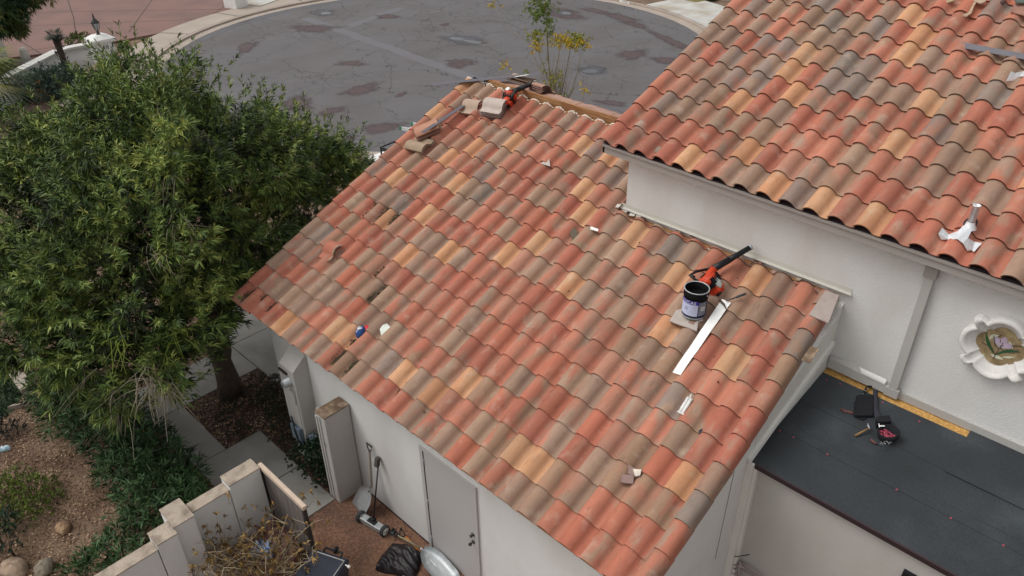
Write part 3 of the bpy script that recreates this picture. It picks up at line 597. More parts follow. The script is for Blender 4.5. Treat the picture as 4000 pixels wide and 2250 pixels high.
leafpoly(lens(-.06, -.13, .07, -.13, .02), 'cream_strip', Mcr, .003); leafpoly(lens(-.12, .04, -.04, .12, .018, .02), 'cream_strip', Mcr, .003); leafpoly(lens(.05, -.11, .15, -.06, .012), 'cream_strip', Mcr, .003); leafpoly(lens(.05, .1, .11, .03, .014), 'cream_strip', Mcr, .003)
mb = MB()
for q in ([(-.015, -.17), (-.015, -.115), (0, -.01), (.01, .06)], [(-.055, .1), (-.03, .14)], [(.09, .06), (.17, .1)], [(-.17, -.02), (-.06, -.05), (-.015, -.115)], [(.0, -.01), (.05, -.03), (.12, -.02), (.16, .05)], [(-.09, .1), (-.05, .0), (.0, -.03)]):
    mb.tube([gq(x, z, .008) for x, z in q], .003, 5)
mb.build('lead_line', M_steel, qf)
# ------------------------------------------------------------------ roof vent with aluminium flashing on the upper roof
vb = HU(3788, 884, .09); t = thing('roof_vent', 'shiny aluminium vent pipe with a crumpled foil skirt on the upper roof', 'roof vent', vb)
mb = MB(); mb.lathe(vb, [(.0, -.02), (.036, -.02), (.036, .235), (.041, .236), (.041, .243), (.03, .243), (.03, .12), (0, .12)], 20); mb.build('pipe', M_alu, t)
mb = MB(); mb.lathe(vb, [(.07, -.02), (.045, .03), (.037, .055)], 14); mb.build('boot', M_alu, t)
def upat(pts2, w0, name, m, par, th=.004, jit=.006):   # skirt draped over the tiles: outline in photo, meshed as a fan grid
    b = MB(); P_ = []
    for x, y in pts2:
        h = HU(x, y, .03); u = h[0] - UO[0]; s = (u / SP) % 1; P_.append(HU(x, y, prof(s, .082) + w0 + random.uniform(0, jit)))
    return b.slab(P_, (0, 0, 1), th)
def zv(x, y): return (3500 + x / 3.622, 700 + y / 3.622)
sk = [[(655, 685), (600, 770), (640, 850), (740, 850), (750, 780)], [(740, 785), (735, 850), (870, 845), (880, 730)], [(880, 730), (870, 845), (950, 905), (1020, 830), (1075, 720), (1060, 660), (960, 650)], [(1020, 830), (950, 905), (1010, 1010), (1070, 1000), (1120, 890)], [(1120, 885), (1075, 1005), (1105, 1025), (1215, 905)]]
for q in sk:
    b = upat([zv(*p) for p in q], .045, 'foil_skirt', M_alu, t); b.build('foil_skirt', M_alu, t)
vb2 = HU(3985, 300, .03)
mb = MB(); mb.ell(HU(3790, 872, .098), (.062, .10, .028), 14, 6, ax=[(1, 0, 0), (0, C2, S2), (0, -S2, C2)]); mb.build('hole_shade_blob', M_brown, t)  # dark blob at the pipe foot, the shade of an open hole given as colour
t = thing('roof_vent', 'foil vent flashing cut off by the right edge of the photo on the upper roof', 'roof vent', vb2)
def zw(x, y): return (3650 + x / 4.14, y / 4.14)
for q in ([(1240, 1150), (1160, 1310), (1215, 1340), (1290, 1300), (1300, 1180)], [(1300, 1180), (1290, 1300), (1370, 1235), (1480, 1230), (1480, 1140)], [(1480, 1140), (1480, 1230), (1620, 1240), (1620, 1100)]): upat([zw(*p) for p in q], .02, '', M_alu, t).build('foil_skirt', M_alu, t)
mb = MB(); mb.lathe(HU(4015, 262, .03), [(.0, 0), (.034, 0), (.034, .2), (.028, .2), (.028, .1)], 16); mb.build('pipe', M_alu, t)
# ------------------------------------------------------------------ loose things on the upper roof
b = MB(); q = [HU(*zw(x, y), w_) for x, y, w_ in ((430, 700, .10), (450, 672, .10), (1900, 930, .12), (1900, 1060, .12), (415, 765, .10))]
q = [HU(*zw(450, 680), .10), HU(*zw(415, 765), .10), HU(*zw(1800, 1020), .11), HU(*zw(1800, 930), .11)]
b.slab(q, (0, 0, 1), .004); tag(b.build('metal_strip', mat('grey_strip', '6d6a70', .6, n1=(5, .06))), 'long flat grey metal strip lying across the upper roof tiles', 'metal strip')
def frag(name, pts, roofH, w0, col, label, grp=None, th=.014, tilt=.01):
    b = MB(); b.col = c255(col); ps = [roofH(x, y, w0 + random.uniform(0, tilt)) for x, y in pts]; b.slab(ps, (0, 0, 1), th); return tag(b.build(name, M_tiles, attr=True), label, 'broken tile', grp)
frag('tile_fragment', [zw(*p) for p in ((450, 245), (520, 205), (600, 110), (640, 0), (660, -20), (700, 0), (640, 100), (600, 210), (520, 262))], HU, .07, (190, 160, 130), 'long curled shard of broken tile at the top of the upper roof', tilt=.03)
frag('tile_fragment', [zw(*p) for p in ((650, 10), (760, 50), (830, 20), (860, -60), (600, -60))], HU, .09, (186, 160, 134), 'broad broken tile piece beside the long curled shard', tilt=.03)
frag('tile_fragment', [zw(*p) for p in ((1225, 185), (1290, 200), (1600, 270), (1600, 60), (1290, 60))], HU, .12, (170, 122, 104), 'broken tile lifted above its shadow at the upper right corner', tilt=.02)
frag('tile_fragment', [zw(*p) for p in ((1290, -20), (1330, 40), (1600, 40), (1600, -80))], HU, .16, (92, 104, 96), 'mossy dark fragment on top of the lifted broken tile', tilt=.02)
frag('tile_fragment', [zw(*p) for p in ((170, 10), (215, 40), (330, 0), (330, -40), (170, -40))], HU, .08, (180, 158, 120), 'small pale shard at the top edge, left of the curled shard', tilt=.02)
frag('tile_fragment', [zw(*p) for p in ((1060, 30), (1090, 55), (1140, 40), (1150, 10), (1090, 5))], HU, .08, (88, 62, 64), 'dark knob of tile just right of the curled shard', tilt=.02)
# paper note stuck in the pan left on the upper roof
b = MB(); q = [HU(2555, 588, .045), HU(2573, 602, .035), HU(2589, 583, .04), HU(2572, 570, .05)]; b.slab(q, (0, 0, 1), .003); tag(b.build('scrap', M_cap), 'small tan scrap in a tile pan near the left eave of the upper roof', 'scrap')
# ------------------------------------------------------------------ garage roof: moss and leaf litter
def rsurf(x, y):   # height of tile skin over the plane near a photo point
    u, v = roof_uv(x, y); i = (u + .05) / .298; return prof(i % 1, .068) + .012
mb = MB(); 
def litter(poly, n, s0, s1, cols):
    for _ in range(n):
        t = random.random(); k = t * (len(poly) - 1); a = int(k); f = k - a; x = poly[a][0] * (1 - f) + poly[a + 1][0] * f + random.gauss(0, 1) * poly[a][2]; y = poly[a][1] * (1 - f) + poly[a + 1][1] * f + random.gauss(0, 1) * poly[a][2]
        u, v = roof_uv(x, y, .01); i = (u + .05) / .298; p = RP(u, v, prof(i % 1, .068) + .022); mb.col = tuple(v_ * random.uniform(.7, 1.3) for v_ in lin(random.choice(cols)))
        mb.ell(p, (random.uniform(s0, s1), random.uniform(s0, s1), .006), 5, 3, noise=.5)
def z2(x, y): return (880 + x / 3.623, 900 + y / 3.623)
def z3(x, y): return (1250 + x / 3.623, 1150 + y / 3.623)
def z4(x, y): return (1100 + x / 3.623, 600 + y / 3.623)
DK = ['2f2c24', '3f3a2c', '544d3a', '6a614a']
for zf, pl, n, sg in ((z2, [(440, 850), (330, 930), (230, 1010)], 150, 3.6), (z2, [(590, 940), (520, 1000)], 110, 4), (z2, [(730, 1050), (650, 1110), (600, 1180)], 120, 3.4), (z4, [(1370, 740), (1290, 830), (1190, 920)], 170, 3.6), (z4, [(1540, 800), (1460, 870), (1380, 960), (1330, 1020)], 160, 3), (z4, [(1690, 890), (1610, 960), (1540, 1040)], 120, 2.6),
                     (z2, [(2280, 540), (2130, 670)], 70, 2.4), (z2, [(2290, 800), (2160, 920), (2030, 1030)], 150, 3), (z3, [(500, 650), (430, 750), (300, 870)], 110, 3.2), (z3, [(330, 860), (200, 960), (90, 1060)], 150, 4), (z3, [(540, 950), (440, 1040), (300, 1200)], 110, 3.4)):
    litter([(*zf(*p), sg * 1.1) for p in pl], int(n * 2.4), .004, .0105, DK)
BR = ['5a3a28', '6b4630', '4a3024']
for zf, pl, n, sg in ((z3, [(1350, 1150), (1250, 1240), (1150, 1330)], 90, 1.6), (z3, [(1130, 1370), (1070, 1440)], 60, 2.6), (z3, [(1670, 790), (1590, 870), (1510, 960)], 45, 1.2), (z3, [(1150, 1000), (1060, 1080), (1010, 1150)], 30, 1.4), (z3, [(1430, 1050), (1380, 1100)], 20, 1.2), (z3, [(1290, 850), (1240, 890)], 14, 1.6), (z3, [(2170, 215), (2135, 235)], 8, 1.)):
    litter([(*zf(*p), sg) for p in pl], n, .005, .011, BR)
for x, y in ((1656, 1610), (1743, 1660), (1845, 1655), (2048, 1817), (2090, 1760), (2064, 1800), (2770, 1505), (2806, 1506), (2725, 1530), (2440, 1190), (2330, 880), (2226, 1150), (2255, 690), (2395, 1120), (2790, 1400), (2880, 1100), (2700, 1110), (2500, 960), (1800, 1300), (1420, 1380)):
    litter([(x, y, 1.6), (x + 3, y + 3, 1.6)], 4, .004, .009, BR)
for _ in range(260):
    u = random.uniform(.1, 7.6); v = random.uniform(.1, 5.6); p = RP(u, v, prof(((u + .05) / .298) % 1, .068) + .022)
    if p[0] > 4.5 and p[1] > 3.9: continue
    mb.col = tuple(v_ * random.uniform(.7, 1.3) for v_ in lin(random.choice(BR + ['8b7a66', 'b8a890']))); mb.ell(p, (random.uniform(.003, .007), random.uniform(.003, .007), .003), 4, 2, noise=.4)
tag(mb.build('moss_and_litter', mat('litter', 'ffffff', .95, attr=1, n1=(30, .2)), attr=True), 'dark moss and brown leaf litter caught in the pans of the garage roof', 'moss', kind='stuff')
# ------------------------------------------------------------------ loose tiles
TW, TL = .33, .42
def stile(mb, o, ax, col, H_=.075, th=.013, L_=TL, W_=TW, nseg=3):
    """S tile: axis ax[0] along its length, ax[1] across, ax[2] up"""
    n = len(SS); vs = []
    for w_ in (0, -th):
        for k in range(nseg + 1):
            for s in SS: vs.append(o + (k / nseg - .5) * L_ * ax[0] + (s - .5) * W_ * ax[1] + (prof(min(s, 1), H_) + w_) * ax[2])
    m_ = (nseg + 1) * n; mb.col = col; mb.smooth = True
    mb.add(vs, [(i * n + j, i * n + j + 1, (i + 1) * n + j + 1, (i + 1) * n + j) for i in range(nseg) for j in range(n - 1)] + [(m_ + i * n + j + 1, m_ + i * n + j, m_ + (i + 1) * n + j, m_ + (i + 1) * n + j + 1) for i in range(nseg) for j in range(n - 1)])
    mb.smooth = False; mb.col = tuple(v * .75 for v in col); f = []; e = []
    for k in (0, nseg): e += [vs[k * n + j] for j in range(n)] + [vs[m_ + k * n + j] for j in range(n)]
    mb.add(e, [(j, j + 1, j + n + 1, j + n) for j in range(n - 1)] + [(2 * n + j + 1, 2 * n + j, 2 * n + j + n, 2 * n + j + n + 1) for j in range(n - 1)])
    e = [vs[k * n + q] for q in (0, n - 1) for k in range(nseg + 1)] + [vs[m_ + k * n + q] for q in (0, n - 1) for k in range(nseg + 1)]; a = nseg + 1
    mb.add(e, [(k + 1, k, k + 2 * a, k + 1 + 2 * a) for k in range(nseg)] + [(a + k, a + k + 1, a + k + 1 + 2 * a, a + k + 2 * a) for k in range(nseg)])
UR = np.array([1., 0, 0]); VR = np.array([0, CT, ST]); NRM = np.array([0, -ST, CT])
def rax(ang, flip=False):   # tile axes on the roof plane, length turned by ang from +u towards up-slope
    a = R_(ang); l = math.cos(a) * UR + math.sin(a) * VR; c = np.cross(NRM, l); return np.array([l, c * (-1 if flip else 1), NRM])
def pang(p, q, w_=.1):
    a, c_ = roof_uv(*p, w_), roof_uv(*q, w_); return math.degrees(math.atan2(c_[1] - a[1], c_[0] - a[0]))
def stack(pts, name, labels, cols, ang, grp, w0, step=.028, jit=.012, flip=False, L_=TL, tiltax=None):
    for k, lb in enumerate(labels):
        p = HR(*pts, w0 + .0) + NRM * step * k + UR * random.uniform(-jit, jit) + VR * random.uniform(-jit, jit)
        b = MB(); stile(b, p, rax(ang + random.uniform(-3, 3), flip), c255(cols[k % len(cols)]), L_=L_); tag(b.build('loose_tile', M_tiles, attr=True), lb, 'roof tile', grp)
GR = 'loose roof tiles stacked near the ridge'
stack((1842, 422), '', ['lower tile of the short pair at the strip, left of the grey stack', 'upper tile of the short pair beside the grey stack near the ridge'], [(186, 156, 134), (192, 164, 142)], pang((1806, 410), (1880, 421)), GR, .075, flip=True, L_=.34, jit=.004)
stack((1938, 440), '', ['one of the tiles under the topmost in the tall stack below the ridge blower'] * 4 + ['pale topmost tile of the tall stack below the ridge blower'], [(150, 112, 104), (160, 124, 114), (176, 150, 140), (196, 180, 168), (202, 184, 172)], pang((1895, 422), (1978, 434)), GR, .07, step=.036, flip=True, jit=.008)
stack((1668, 520), '', ['one of the fanned tiles under the topmost beside the left rake'] * 3 + ['topmost fanned tile under the end of the dark metal strip'], [(150, 108, 88), (140, 100, 82), (156, 112, 92), (196, 140, 112)], pang((1615, 540), (1720, 494)), GR, .075, step=.034, jit=.03)
stack((1640, 570), '', ['lower tile of the tan pair turned sideways by the left rake', 'upper tan tile turned sideways by the left rake'], [(170, 140, 118), (176, 150, 122)], pang((1594, 563), (1672, 583)), GR, .075, jit=.01)
# stack on the back slope, behind the ridge
NB = np.array([0, ST, CT]); VB = np.array([0, CT, -ST])
def back(x, y, Y): return HY(x, y, Y)
def bstack(p, labels, cols, ang, step=.034, L_=TL, flip=False):
    for k, lb in enumerate(labels):
        a = R_(ang + random.uniform(-4, 4)); l = math.cos(a) * UR + math.sin(a) * VB; ax = np.array([l, np.cross(NB, l) * (-1 if flip else 1), NB])
        b = MB(); stile(b, p + NB * step * k + UR * random.uniform(-.012, .012), ax, c255(cols[k % len(cols)]), L_=L_); tag(b.build('loose_tile', M_tiles, attr=True), lb, 'roof tile', 'loose roof tiles behind the ridge')
pb = back(2112, 376, YR + .30)
bstack(pb, ['one of the tiles under the topmost in the fanned stack behind the ridge'] * 4 + ['topmost tile of the fanned stack behind the ridge'], [(120, 84, 74), (128, 90, 78), (134, 96, 82), (140, 100, 86), (176, 132, 112)], -12)
pb = back(2000, 346, YR + .30)
bstack(pb, ['long tile behind the ridge, just left of the blower tube'], [(184, 150, 136)], -8, L_=.45, flip=True)
pb = back(2036, 322, YR + .40)
bstack(pb, ['tan tile carrying the white strip behind the ridge', 'upper tan tile tilted under the white strip behind the ridge'], [(176, 140, 116), (192, 162, 138)], 14, step=.05, flip=True)
# strips near the ridge
def bar(name, p, q, wd, th, m, label, cat, nrm=(0, 0, 1)):
    p, q = np.array(p), np.array(q); d = q - p; L_ = np.linalg.norm(d); d /= L_; a = np.cross(nrm, d); a /= np.linalg.norm(a); n = np.cross(d, a)
    b = MB(); b.obox((p + q) / 2, d, a, n, (L_ / 2, wd / 2, th / 2)); return tag(b.build(name, m), label, cat)
M_strip = mat('dark_strip', '5b565c', .55, n1=(3, .06))
bar('metal_strip', HR(1650, 518, .30), HR(1812, 410, .14), .085, .004, M_strip, 'dark grey metal strip leaning from the fanned tiles to the short pair', 'metal strip', NRM)
pz_ = back(2103, 300, YR + .25)
bar('metal_strip', back(1690, 328, YR - .55), back(2108, 288, YR + .55), .17, .003, M_strip, 'wide dark metal sheet lying past the left end of the ridge', 'metal strip')
bar('metal_strip', back(1976, 306, YR + .28), back(2062, 292, YR + .28), .06, .008, M_white, 'short white metal strip on the tiles behind the ridge', 'metal strip')
b = MB(); b.col = c255((190, 150, 110)); b.slab([back(x, y, YR + .3) for x, y in ((1842, 318), (1850, 300), (1872, 306), (1862, 318))], (0, 0, 1), .02); tag(b.build('tile_fragment', M_tiles, attr=True), 'small pointed tan tile chip just beyond the ridge end', 'broken tile')
# broken half tile left on the garage roof
HTA = pang((1247, 952), (1322, 988))
b = MB(); stile(b, HR(1290, 980, .085) , rax(HTA, True), c255((196, 118, 92)), L_=.25, W_=.33)
ht = tag(b.build('loose_tile', M_tiles, attr=True), 'broken red half tile lying sideways near the left rake', 'roof tile')
b = MB()
for k in range(14):
    s = k / 13; a = rax(HTA, True); b.col = c255((214, 196, 170)); b.ell(HR(1290, 980, .085) + .125 * a[0] + (s - .5) * .31 * a[1] + (prof(s, .075) - .006) * a[2], (.013, .016, .013), 6, 4, noise=.35)
e_ = b.build('broken_edge', M_tiles, ht, attr=True)
# ------------------------------------------------------------------ leaf blowers
unit_ = lambda v: v / np.linalg.norm(v)
def blower(label, P1, P2, Hc, side, S=1.3, FL=1, hd=(0, 0, 1)):
    """P1 tube root, P2 nozzle end, Hc housing centre"""
    t = thing('leaf_blower', label, 'leaf blower', Hc)
    P1, P2, Hc = map(np.array, (P1, P2, Hc)); d = (P2 - P1) / np.linalg.norm(P2 - P1); L_ = np.linalg.norm(P2 - P1)
    b = MB(); b.tube([P1 - d * .05, P1 + d * L_ * .45], [.044, .042], 16); b.tube([P1 + d * L_ * .44, P1 + d * L_ * .56, P1 + d * L_ * .97], [.042, .036, .033], 16); tb = b.build('blower_tube', M_black, t)
    b = MB(); b.tube([P1 + d * L_ * .955, P2], [.037, .037], 16); b.build('nozzle_ring', M_galv, tb)
    a = frame_from(side) * S; a[1:] *= FL; b = MB()    # volute: snail disc facing 'side'
    b.lathe(Hc, [(0, -.055), (.07, -.055), (.105, -.03), (.112, 0), (.105, .03), (.07, .055), (0, .06)], 24, np.array([a[1], a[2], a[0]])); b.tube([Hc + a[2] * .0, (Hc + P1) / 2 + d * .0, P1 + d * .03], [.06, .056, .05], 14)
    for k in range(7):
        r_ = .03 + .011 * k; b.lathe(Hc + a[0] * (.058 - .0025 * k), [(r_, 0), (r_ + .003, .004), (r_ + .006, 0)], 20, np.array([a[1], a[2], a[0]]))
    b.build('fan_housing', M_orange, t)
    eng = Hc - a[0] * .11; b = MB(); b.obox(eng, a[0], a[1], a[2], (.05, .07, .075)); b.ell(eng + a[2] * .06, (.07, .06, .045), 12, 7, ax=a); b.obox(eng - a[0] * .05 + a[1] * .03, a[0], a[1], a[2], (.025, .03, .05)); b.build('engine_cover', M_orange, t, bevel=.012)
    b = MB(); b.obox(eng - a[0] * .062 - a[1] * .02, a[0], a[1], a[2], (.02, .03, .03)); b.obox(eng + a[1] * .075, a[0], a[1], a[2], (.035, .012, .035)); b.build('air_filter_cover', M_black, t, bevel=.006)
    b = MB(); b.ell(eng - a[2] * .075 + a[0] * .04, (.075, .055, .035), 12, 7, ax=a); b.build('fuel_tank', mat('tank_plastic', 'b9c2ba', .4), t)
    hd = unit_(np.array(hd, float)); b = MB(); b.tube([eng + hd * .09, eng * .6 + Hc * .4 + hd * .19, Hc + hd * .22, (Hc + P1) / 2 + hd * .16, P1 + hd * .045], [.017, .02, .02, .018, .016], 10); b.tube([Hc + hd * .21, Hc + hd * .15], .014, 8); b.build('handle', M_black, t)
    for k in range(6): b = MB(); b.obox(Hc * .75 + eng * .25 + a[1] * (-.07 + .028 * k) + hd * .0 + a[0] * .0, a[0], a[1], a[2], (.035, .004, .112)); b.build('vent_slot', M_black, t)
    b = MB(); b.obox(eng + a[0] * .045, a[0], a[1], a[2], (.02, .085, .085)); b.lathe(Hc + a[0] * .062, [(0, .0), (.03, .002), (.034, .008), (0, .012)], 12, np.array([a[1], a[2], a[0]])); b.build('engine_block', M_black, t)
    b = MB(); b.obox(eng - a[0] * .02 - a[2] * .06 * FL + a[1] * .04, a[0], a[1], a[2], (.03, .025, .03)); b.build('muffler', M_galv, t)
    b = MB(); b.obox(Hc - NRM * .15, UR, VR, NRM, (.11, .08, .006)); b.build('foot', M_black, t)
    b = MB(); b.ell(eng - a[2] * .055 - a[0] * .06 + a[1] * .03, (.02, .02, .02), 10, 7); b.build('fuel_cap', M_orange, t)
    return t
blower('orange leaf blower with long black tube beside the open tar pail', HR(2779, 1055, .21), HY(2935, 964, WY - .075), HR(2762, 1096, .20), np.array([-.75, -.15, .6]), 1.2, -1, -UR - VR * .35 + NRM * .35)
blower('orange and white leaf blower sitting on the bare ridge', HR(2012, 354, .26), HY(2091, 321, YR + .42), HR(1992, 376, .20), np.array([-.25, .6, .55]), 1.15, 1, NRM * .5 + UR * .6)
b = MB(); b.obox(HR(1985, 352, .3), (1, 0, 0), (0, 1, .5), (0, -.5, 1), (.035, .03, .03)); o = b.build('label_plate', M_white, None); o.parent = bpy.data.objects['leaf_blower.001']; o.location = [-v for v in ORG['leaf_blower.001']]
# ------------------------------------------------------------------ tar pail on a tile piece
pb = HR(2693, 1228, .115); pb = pb + np.array([.02, .06, 0]); BR_, BH = .148, .365
t = thing('tar_pail', 'open five gallon pail of black roof tar with a blue and white label', 'pail', pb)
b = MB(); b.lathe(pb, [(0, .003), (BR_ - .012, .003), (BR_ - .012, 0), (BR_ - .008, .012), (BR_ - .004, BH * .72), (BR_ - .001, BH * .722), (BR_ - .001, BH * .735), (BR_ - .003, BH * .74), (BR_ - .002, BH * .80), (BR_ + .001, BH * .803), (BR_ + .001, BH * .815), (BR_ - .001, BH * .82), (BR_, BH), (BR_ - .006, BH), (BR_ - .008, BH * .62)], 40)
b.build('pail_body', mat('tarry_black', '0a080a', .75, n1=(14, .3), n2=(60, .2), bump=(30, .4), spec=.15), t)
b = MB(); b.lathe(pb, [(BR_ - .003, BH - .006), (BR_ + .005, BH - .006), (BR_ + .006, BH + .003), (BR_ - .002, BH + .005), (BR_ - .008, BH)], 40); b.build('rim', M_galv, t)
b = MB(); b.lathe(pb, [(0, BH * .70), (.05, BH * .71), (.1, BH * .695), (BR_ - .007, BH * .72)], 30); b.build('tar', mat('wet_tar', '060607', .4, n1=(9, .2), bump=(22, 1.)), t)
b = MB(); b.lathe(pb, [(BR_ - .012, -.004), (BR_ - .002, -.002), (BR_ - .002, .006), (BR_ - .006, .012)], 40); b.build('base_rim', M_galv, t)
vd = math.atan2(CAM[1] - pb[1], CAM[0] - pb[0])
def onpail(x, z, dr=.0):   # x metres round from the side facing the camera, positive to the right in the photo
    a = vd + x / BR_; r_ = BR_ - .004 + dr; return pb + np.array([r_ * math.cos(a), r_ * math.sin(a), z])
def wrap(x0, x1, z0, z1, name, m, dr, par, n=18):
    b = MB(); vs = [onpail(x0 + (x1 - x0) * k / n, z, dr) for z in (z0, z1) for k in range(n + 1)]; b.add(vs, [(k, k + 1, k + n + 2, k + n + 1) for k in range(n)], True); return b.build(name, m, par)
lab = wrap(-.20, .045, .045, BH * .56, 'label', mat('pale_label', 'c3cbe6', .45, n1=(30, .03)), .004, t); Mblu = mat('blue_ink', '2a2f96', .45)
wrap(-.20, .045, BH * .56, BH * .70, 'label_band', Mblu, .0045, lab); wrap(-.20, .175, .02, .045, 'label_foot', mat('navy_ink', '1b1c3f', .5), .004, lab)
wrap(.045, .055, .045, BH * .70, 'label_edge', mat('navy_ink', '1b1c3f', .5), .0042, lab)
wrap(.055, .165, .05, BH * .66, 'label_panel', mat('grey_panel', '6f7484', .5), .004, lab)
text_on('LUCAS', .062, lambda x, y: onpail(-.075 + x, BH * .63 + y, .006)).build('lettering', M_white, lab)
Mgi = mat('label_ink', '4a4f80', .5)
for k in range(5): text_on(('roof cement', 'asphalt', 'all weather', 'net 5 gal', 'plastic')[0] if 0 else '\u2013' * (9 - k % 3), .02, lambda x, y, k=k: onpail(.0 + x * .8, BH * .50 - .022 * k + y, .0055)).build('small_print', Mgi, lab)
b = MB()
for rr, dd in ((.022, .003), (.013, .003)):
    b.add([onpail(-.10 + r2 * math.cos(a), BH * .38 + r2 * math.sin(a), .0055) for r2 in (rr - dd, rr) for a in np.arange(16) * math.pi / 8], [(k, (k + 1) % 16, (k + 1) % 16 + 16, k + 16) for k in range(16)])
b.build('emblem', Mgi, lab)
b = MB()
for cz in (.15,):
    b.add([onpail(.11 + r2 * math.cos(a), cz + r2 * math.sin(a), .0055) for r2 in (.024, .031) for a in np.arange(16) * math.pi / 8], [(k, (k + 1) % 16, (k + 1) % 16 + 16, k + 16) for k in range(16)])
    b.add([onpail(.11 + x, cz + z, .0055) for x, z in ((-.02, .016), (-.016, .02), (.02, -.016), (.016, -.02))], [(0, 1, 2, 3)]); b.add([onpail(.11 + x, cz + z, .0055) for x, z in ((-.02, -.016), (-.016, -.02), (.02, .016), (.016, .02))], [(0, 1, 2, 3)])
for k in range(5): b.add([onpail(.075 + x, .195 + .0 - .012 * 0 + z - .028 * (k > 1) * 2.3 - .009 * k, .0055) for x, z in ((0, 0), (.07, 0), (.07, .003), (0, .003))], [(0, 1, 2, 3)])
b.build('warning_mark', M_white, lab)
b = MB()
for x in (.16, -.24): b.lathe(onpail(x, BH * .86, -.002), [(0, 0), (.012, 0), (.01, .012), (0, .014)], 10, frame_from(onpail(x, 0, .1) - onpail(x, 0, 0))[[1, 2, 0]])
b.tube([onpail(x, BH * .86 - .19 * math.cos(x / .40 * math.pi / 2) * 0 - (.0 if abs(x - (-.04)) > .19 else .0), .014) for x in ()] or [onpail(.16, BH * .86, .012), onpail(.2, BH * .80, .02), onpail(.3, BH * .70, .02)], .003, 6); b.build('bail', M_galv, t)
b = MB(); b.col = c255((190, 176, 166)); P4 = [HR(x, y, w_) for x, y, w_ in ((2634, 1212, .095), (2617, 1252, .10), (2640, 1262, .105), (2722, 1292, .105), (2728, 1258, .10), (2748, 1250, .09), (2700, 1200, .10))]; b.slab(P4, (0, 0, 1), .013)
tag(b.build('tile_fragment', M_tiles, attr=True), 'pale piece of tile under the tar pail', 'broken tile')
# white strip and hatchet
b = MB(); A_, B_ = [HR(2821, 1168, .115), HR(2855, 1183, .12)], [HR(2627, 1453, .10), HR(2658, 1464, .10)]
vs = []; nseg = 9
for k in range(nseg + 1):
    f = k / nseg; wob = .012 * math.sin(k * 1.9) + (.01 if k in (2, 3) else 0)
    for e in (0, .5, 1): vs.append(A_[0] * (1 - f) * (1 - e) + A_[1] * (1 - f) * e + B_[0] * f * (1 - e) + B_[1] * f * e + NRM * (wob * .5 + .0015 * (e == .5)))
fs = [(3 * k + e, 3 * k + e + 1, 3 * k + e + 4, 3 * k + e + 3) for k in range(nseg) for e in (0, 1) if not (k == 6 and e == 5)]
n0 = len(vs); vs += [v - NRM * .006 for v in vs]; b.add(vs, fs + [(f[3] + n0, f[2] + n0, f[1] + n0, f[0] + n0) for f in fs] + [(3 * k, 3 * k + 3, 3 * k + 3 + n0, 3 * k + n0) for k in range(nseg)] + [(3 * k + 5, 3 * k + 2, 3 * k + 2 + n0, 3 * k + 5 + n0) for k in range(nseg)] + [(0, 1, 1 + n0, n0), (1, 2, 2 + n0, 1 + n0)], False)
tag(b.build('metal_strip', mat('bright_white', 'efeeea', .55, n1=(6, .04))), 'long bright white metal strip lying down the tiles below the pail', 'metal strip')
hp0, hp1 = HR(2836, 1176, .145), HR(2914, 1147, .15); t = thing('roofing_hammer', 'grey steel slater hammer lying on the head of the white strip', 'hammer', hp0)
dH = (hp1 - hp0) / np.linalg.norm(hp1 - hp0)
b = MB(); b.tube([hp0, hp0 + (hp1 - hp0) * .5], [.007, .008], 8); b.tube([hp0 + (hp1 - hp0) * .48, hp0 + (hp1 - hp0) * .6, hp1], [.011, .015, .014], 10); b.build('handle', mat('grip', '3a3f44', .7, n1=(9, .1)), t)
b = MB(); h0, h1 = HR(2811, 1172, .15), HR(2836, 1207, .14); m_ = (h0 + h1) / 2 + dH * .012; b.tube([h0, m_, h1], [.012, .013, .004], 8); b.obox(h0, dH, NRM, np.cross(dH, NRM), (.012, .012, .01)); b.build('head', mat('rusty_steel', '5b4a42', .6, .5, n1=(12, .2)), t)
# cap
cc = HR(1415, 1298, .075); t = thing('baseball_cap', 'navy blue cap with red brim and a small white emblem lying on the tiles', 'cap', cc)
def zc(x, y): return (1250 + x / 3.623, 1150 + y / 3.623)
bd = HR(*zc(670, 540), .06) - HR(*zc(560, 540), .06); bd /= np.linalg.norm(bd); ud = HR(*zc(610, 450), .07) - HR(*zc(520, 640), .07); ul = np.linalg.norm(ud); ud /= ul
cx = np.array([bd, ud - bd * (ud @ bd), NRM]); cx[1] /= np.linalg.norm(cx[1])
cc = HR(*zc(578, 540), .055); b = MB(); b.ell(cc, (.07, .10, .085), 20, 12, ax=cx, bot=-.12); cr = b.build('crown', mat('navy_cloth', '2b4a80', .85, n1=(20, .08), bump=(90, .3)), t)
b = MB(); vs = []; n = 14
for r2, dz in ((.06, .012), (.10, .022), (.135, .004)):
    for k in range(n + 1):
        a = R_(-75 + 150 * k / n) ; vs.append(cc + cx[0] * (r2 * math.cos(a) + .006) + cx[1] * (r2 * 1.05 * math.sin(a)) + cx[2] * (dz - .01))
b.add(vs + [v - NRM * .004 for v in vs], [(i * (n + 1) + k, i * (n + 1) + k + 1, (i + 1) * (n + 1) + k + 1, (i + 1) * (n + 1) + k) for i in range(2) for k in range(n)] + [(3 * (n + 1) + (i + 1) * (n + 1) + k, 3 * (n + 1) + (i + 1) * (n + 1) + k + 1, 3 * (n + 1) + i * (n + 1) + k + 1, 3 * (n + 1) + i * (n + 1) + k) for i in range(2) for k in range(n)] + [(2 * (n + 1) + k, 2 * (n + 1) + k + 1, 5 * (n + 1) + k + 1, 5 * (n + 1) + k) for k in range(n)], True); b.build('brim', mat('red_cloth', 'd3283c', .8, n1=(20, .05)), t)
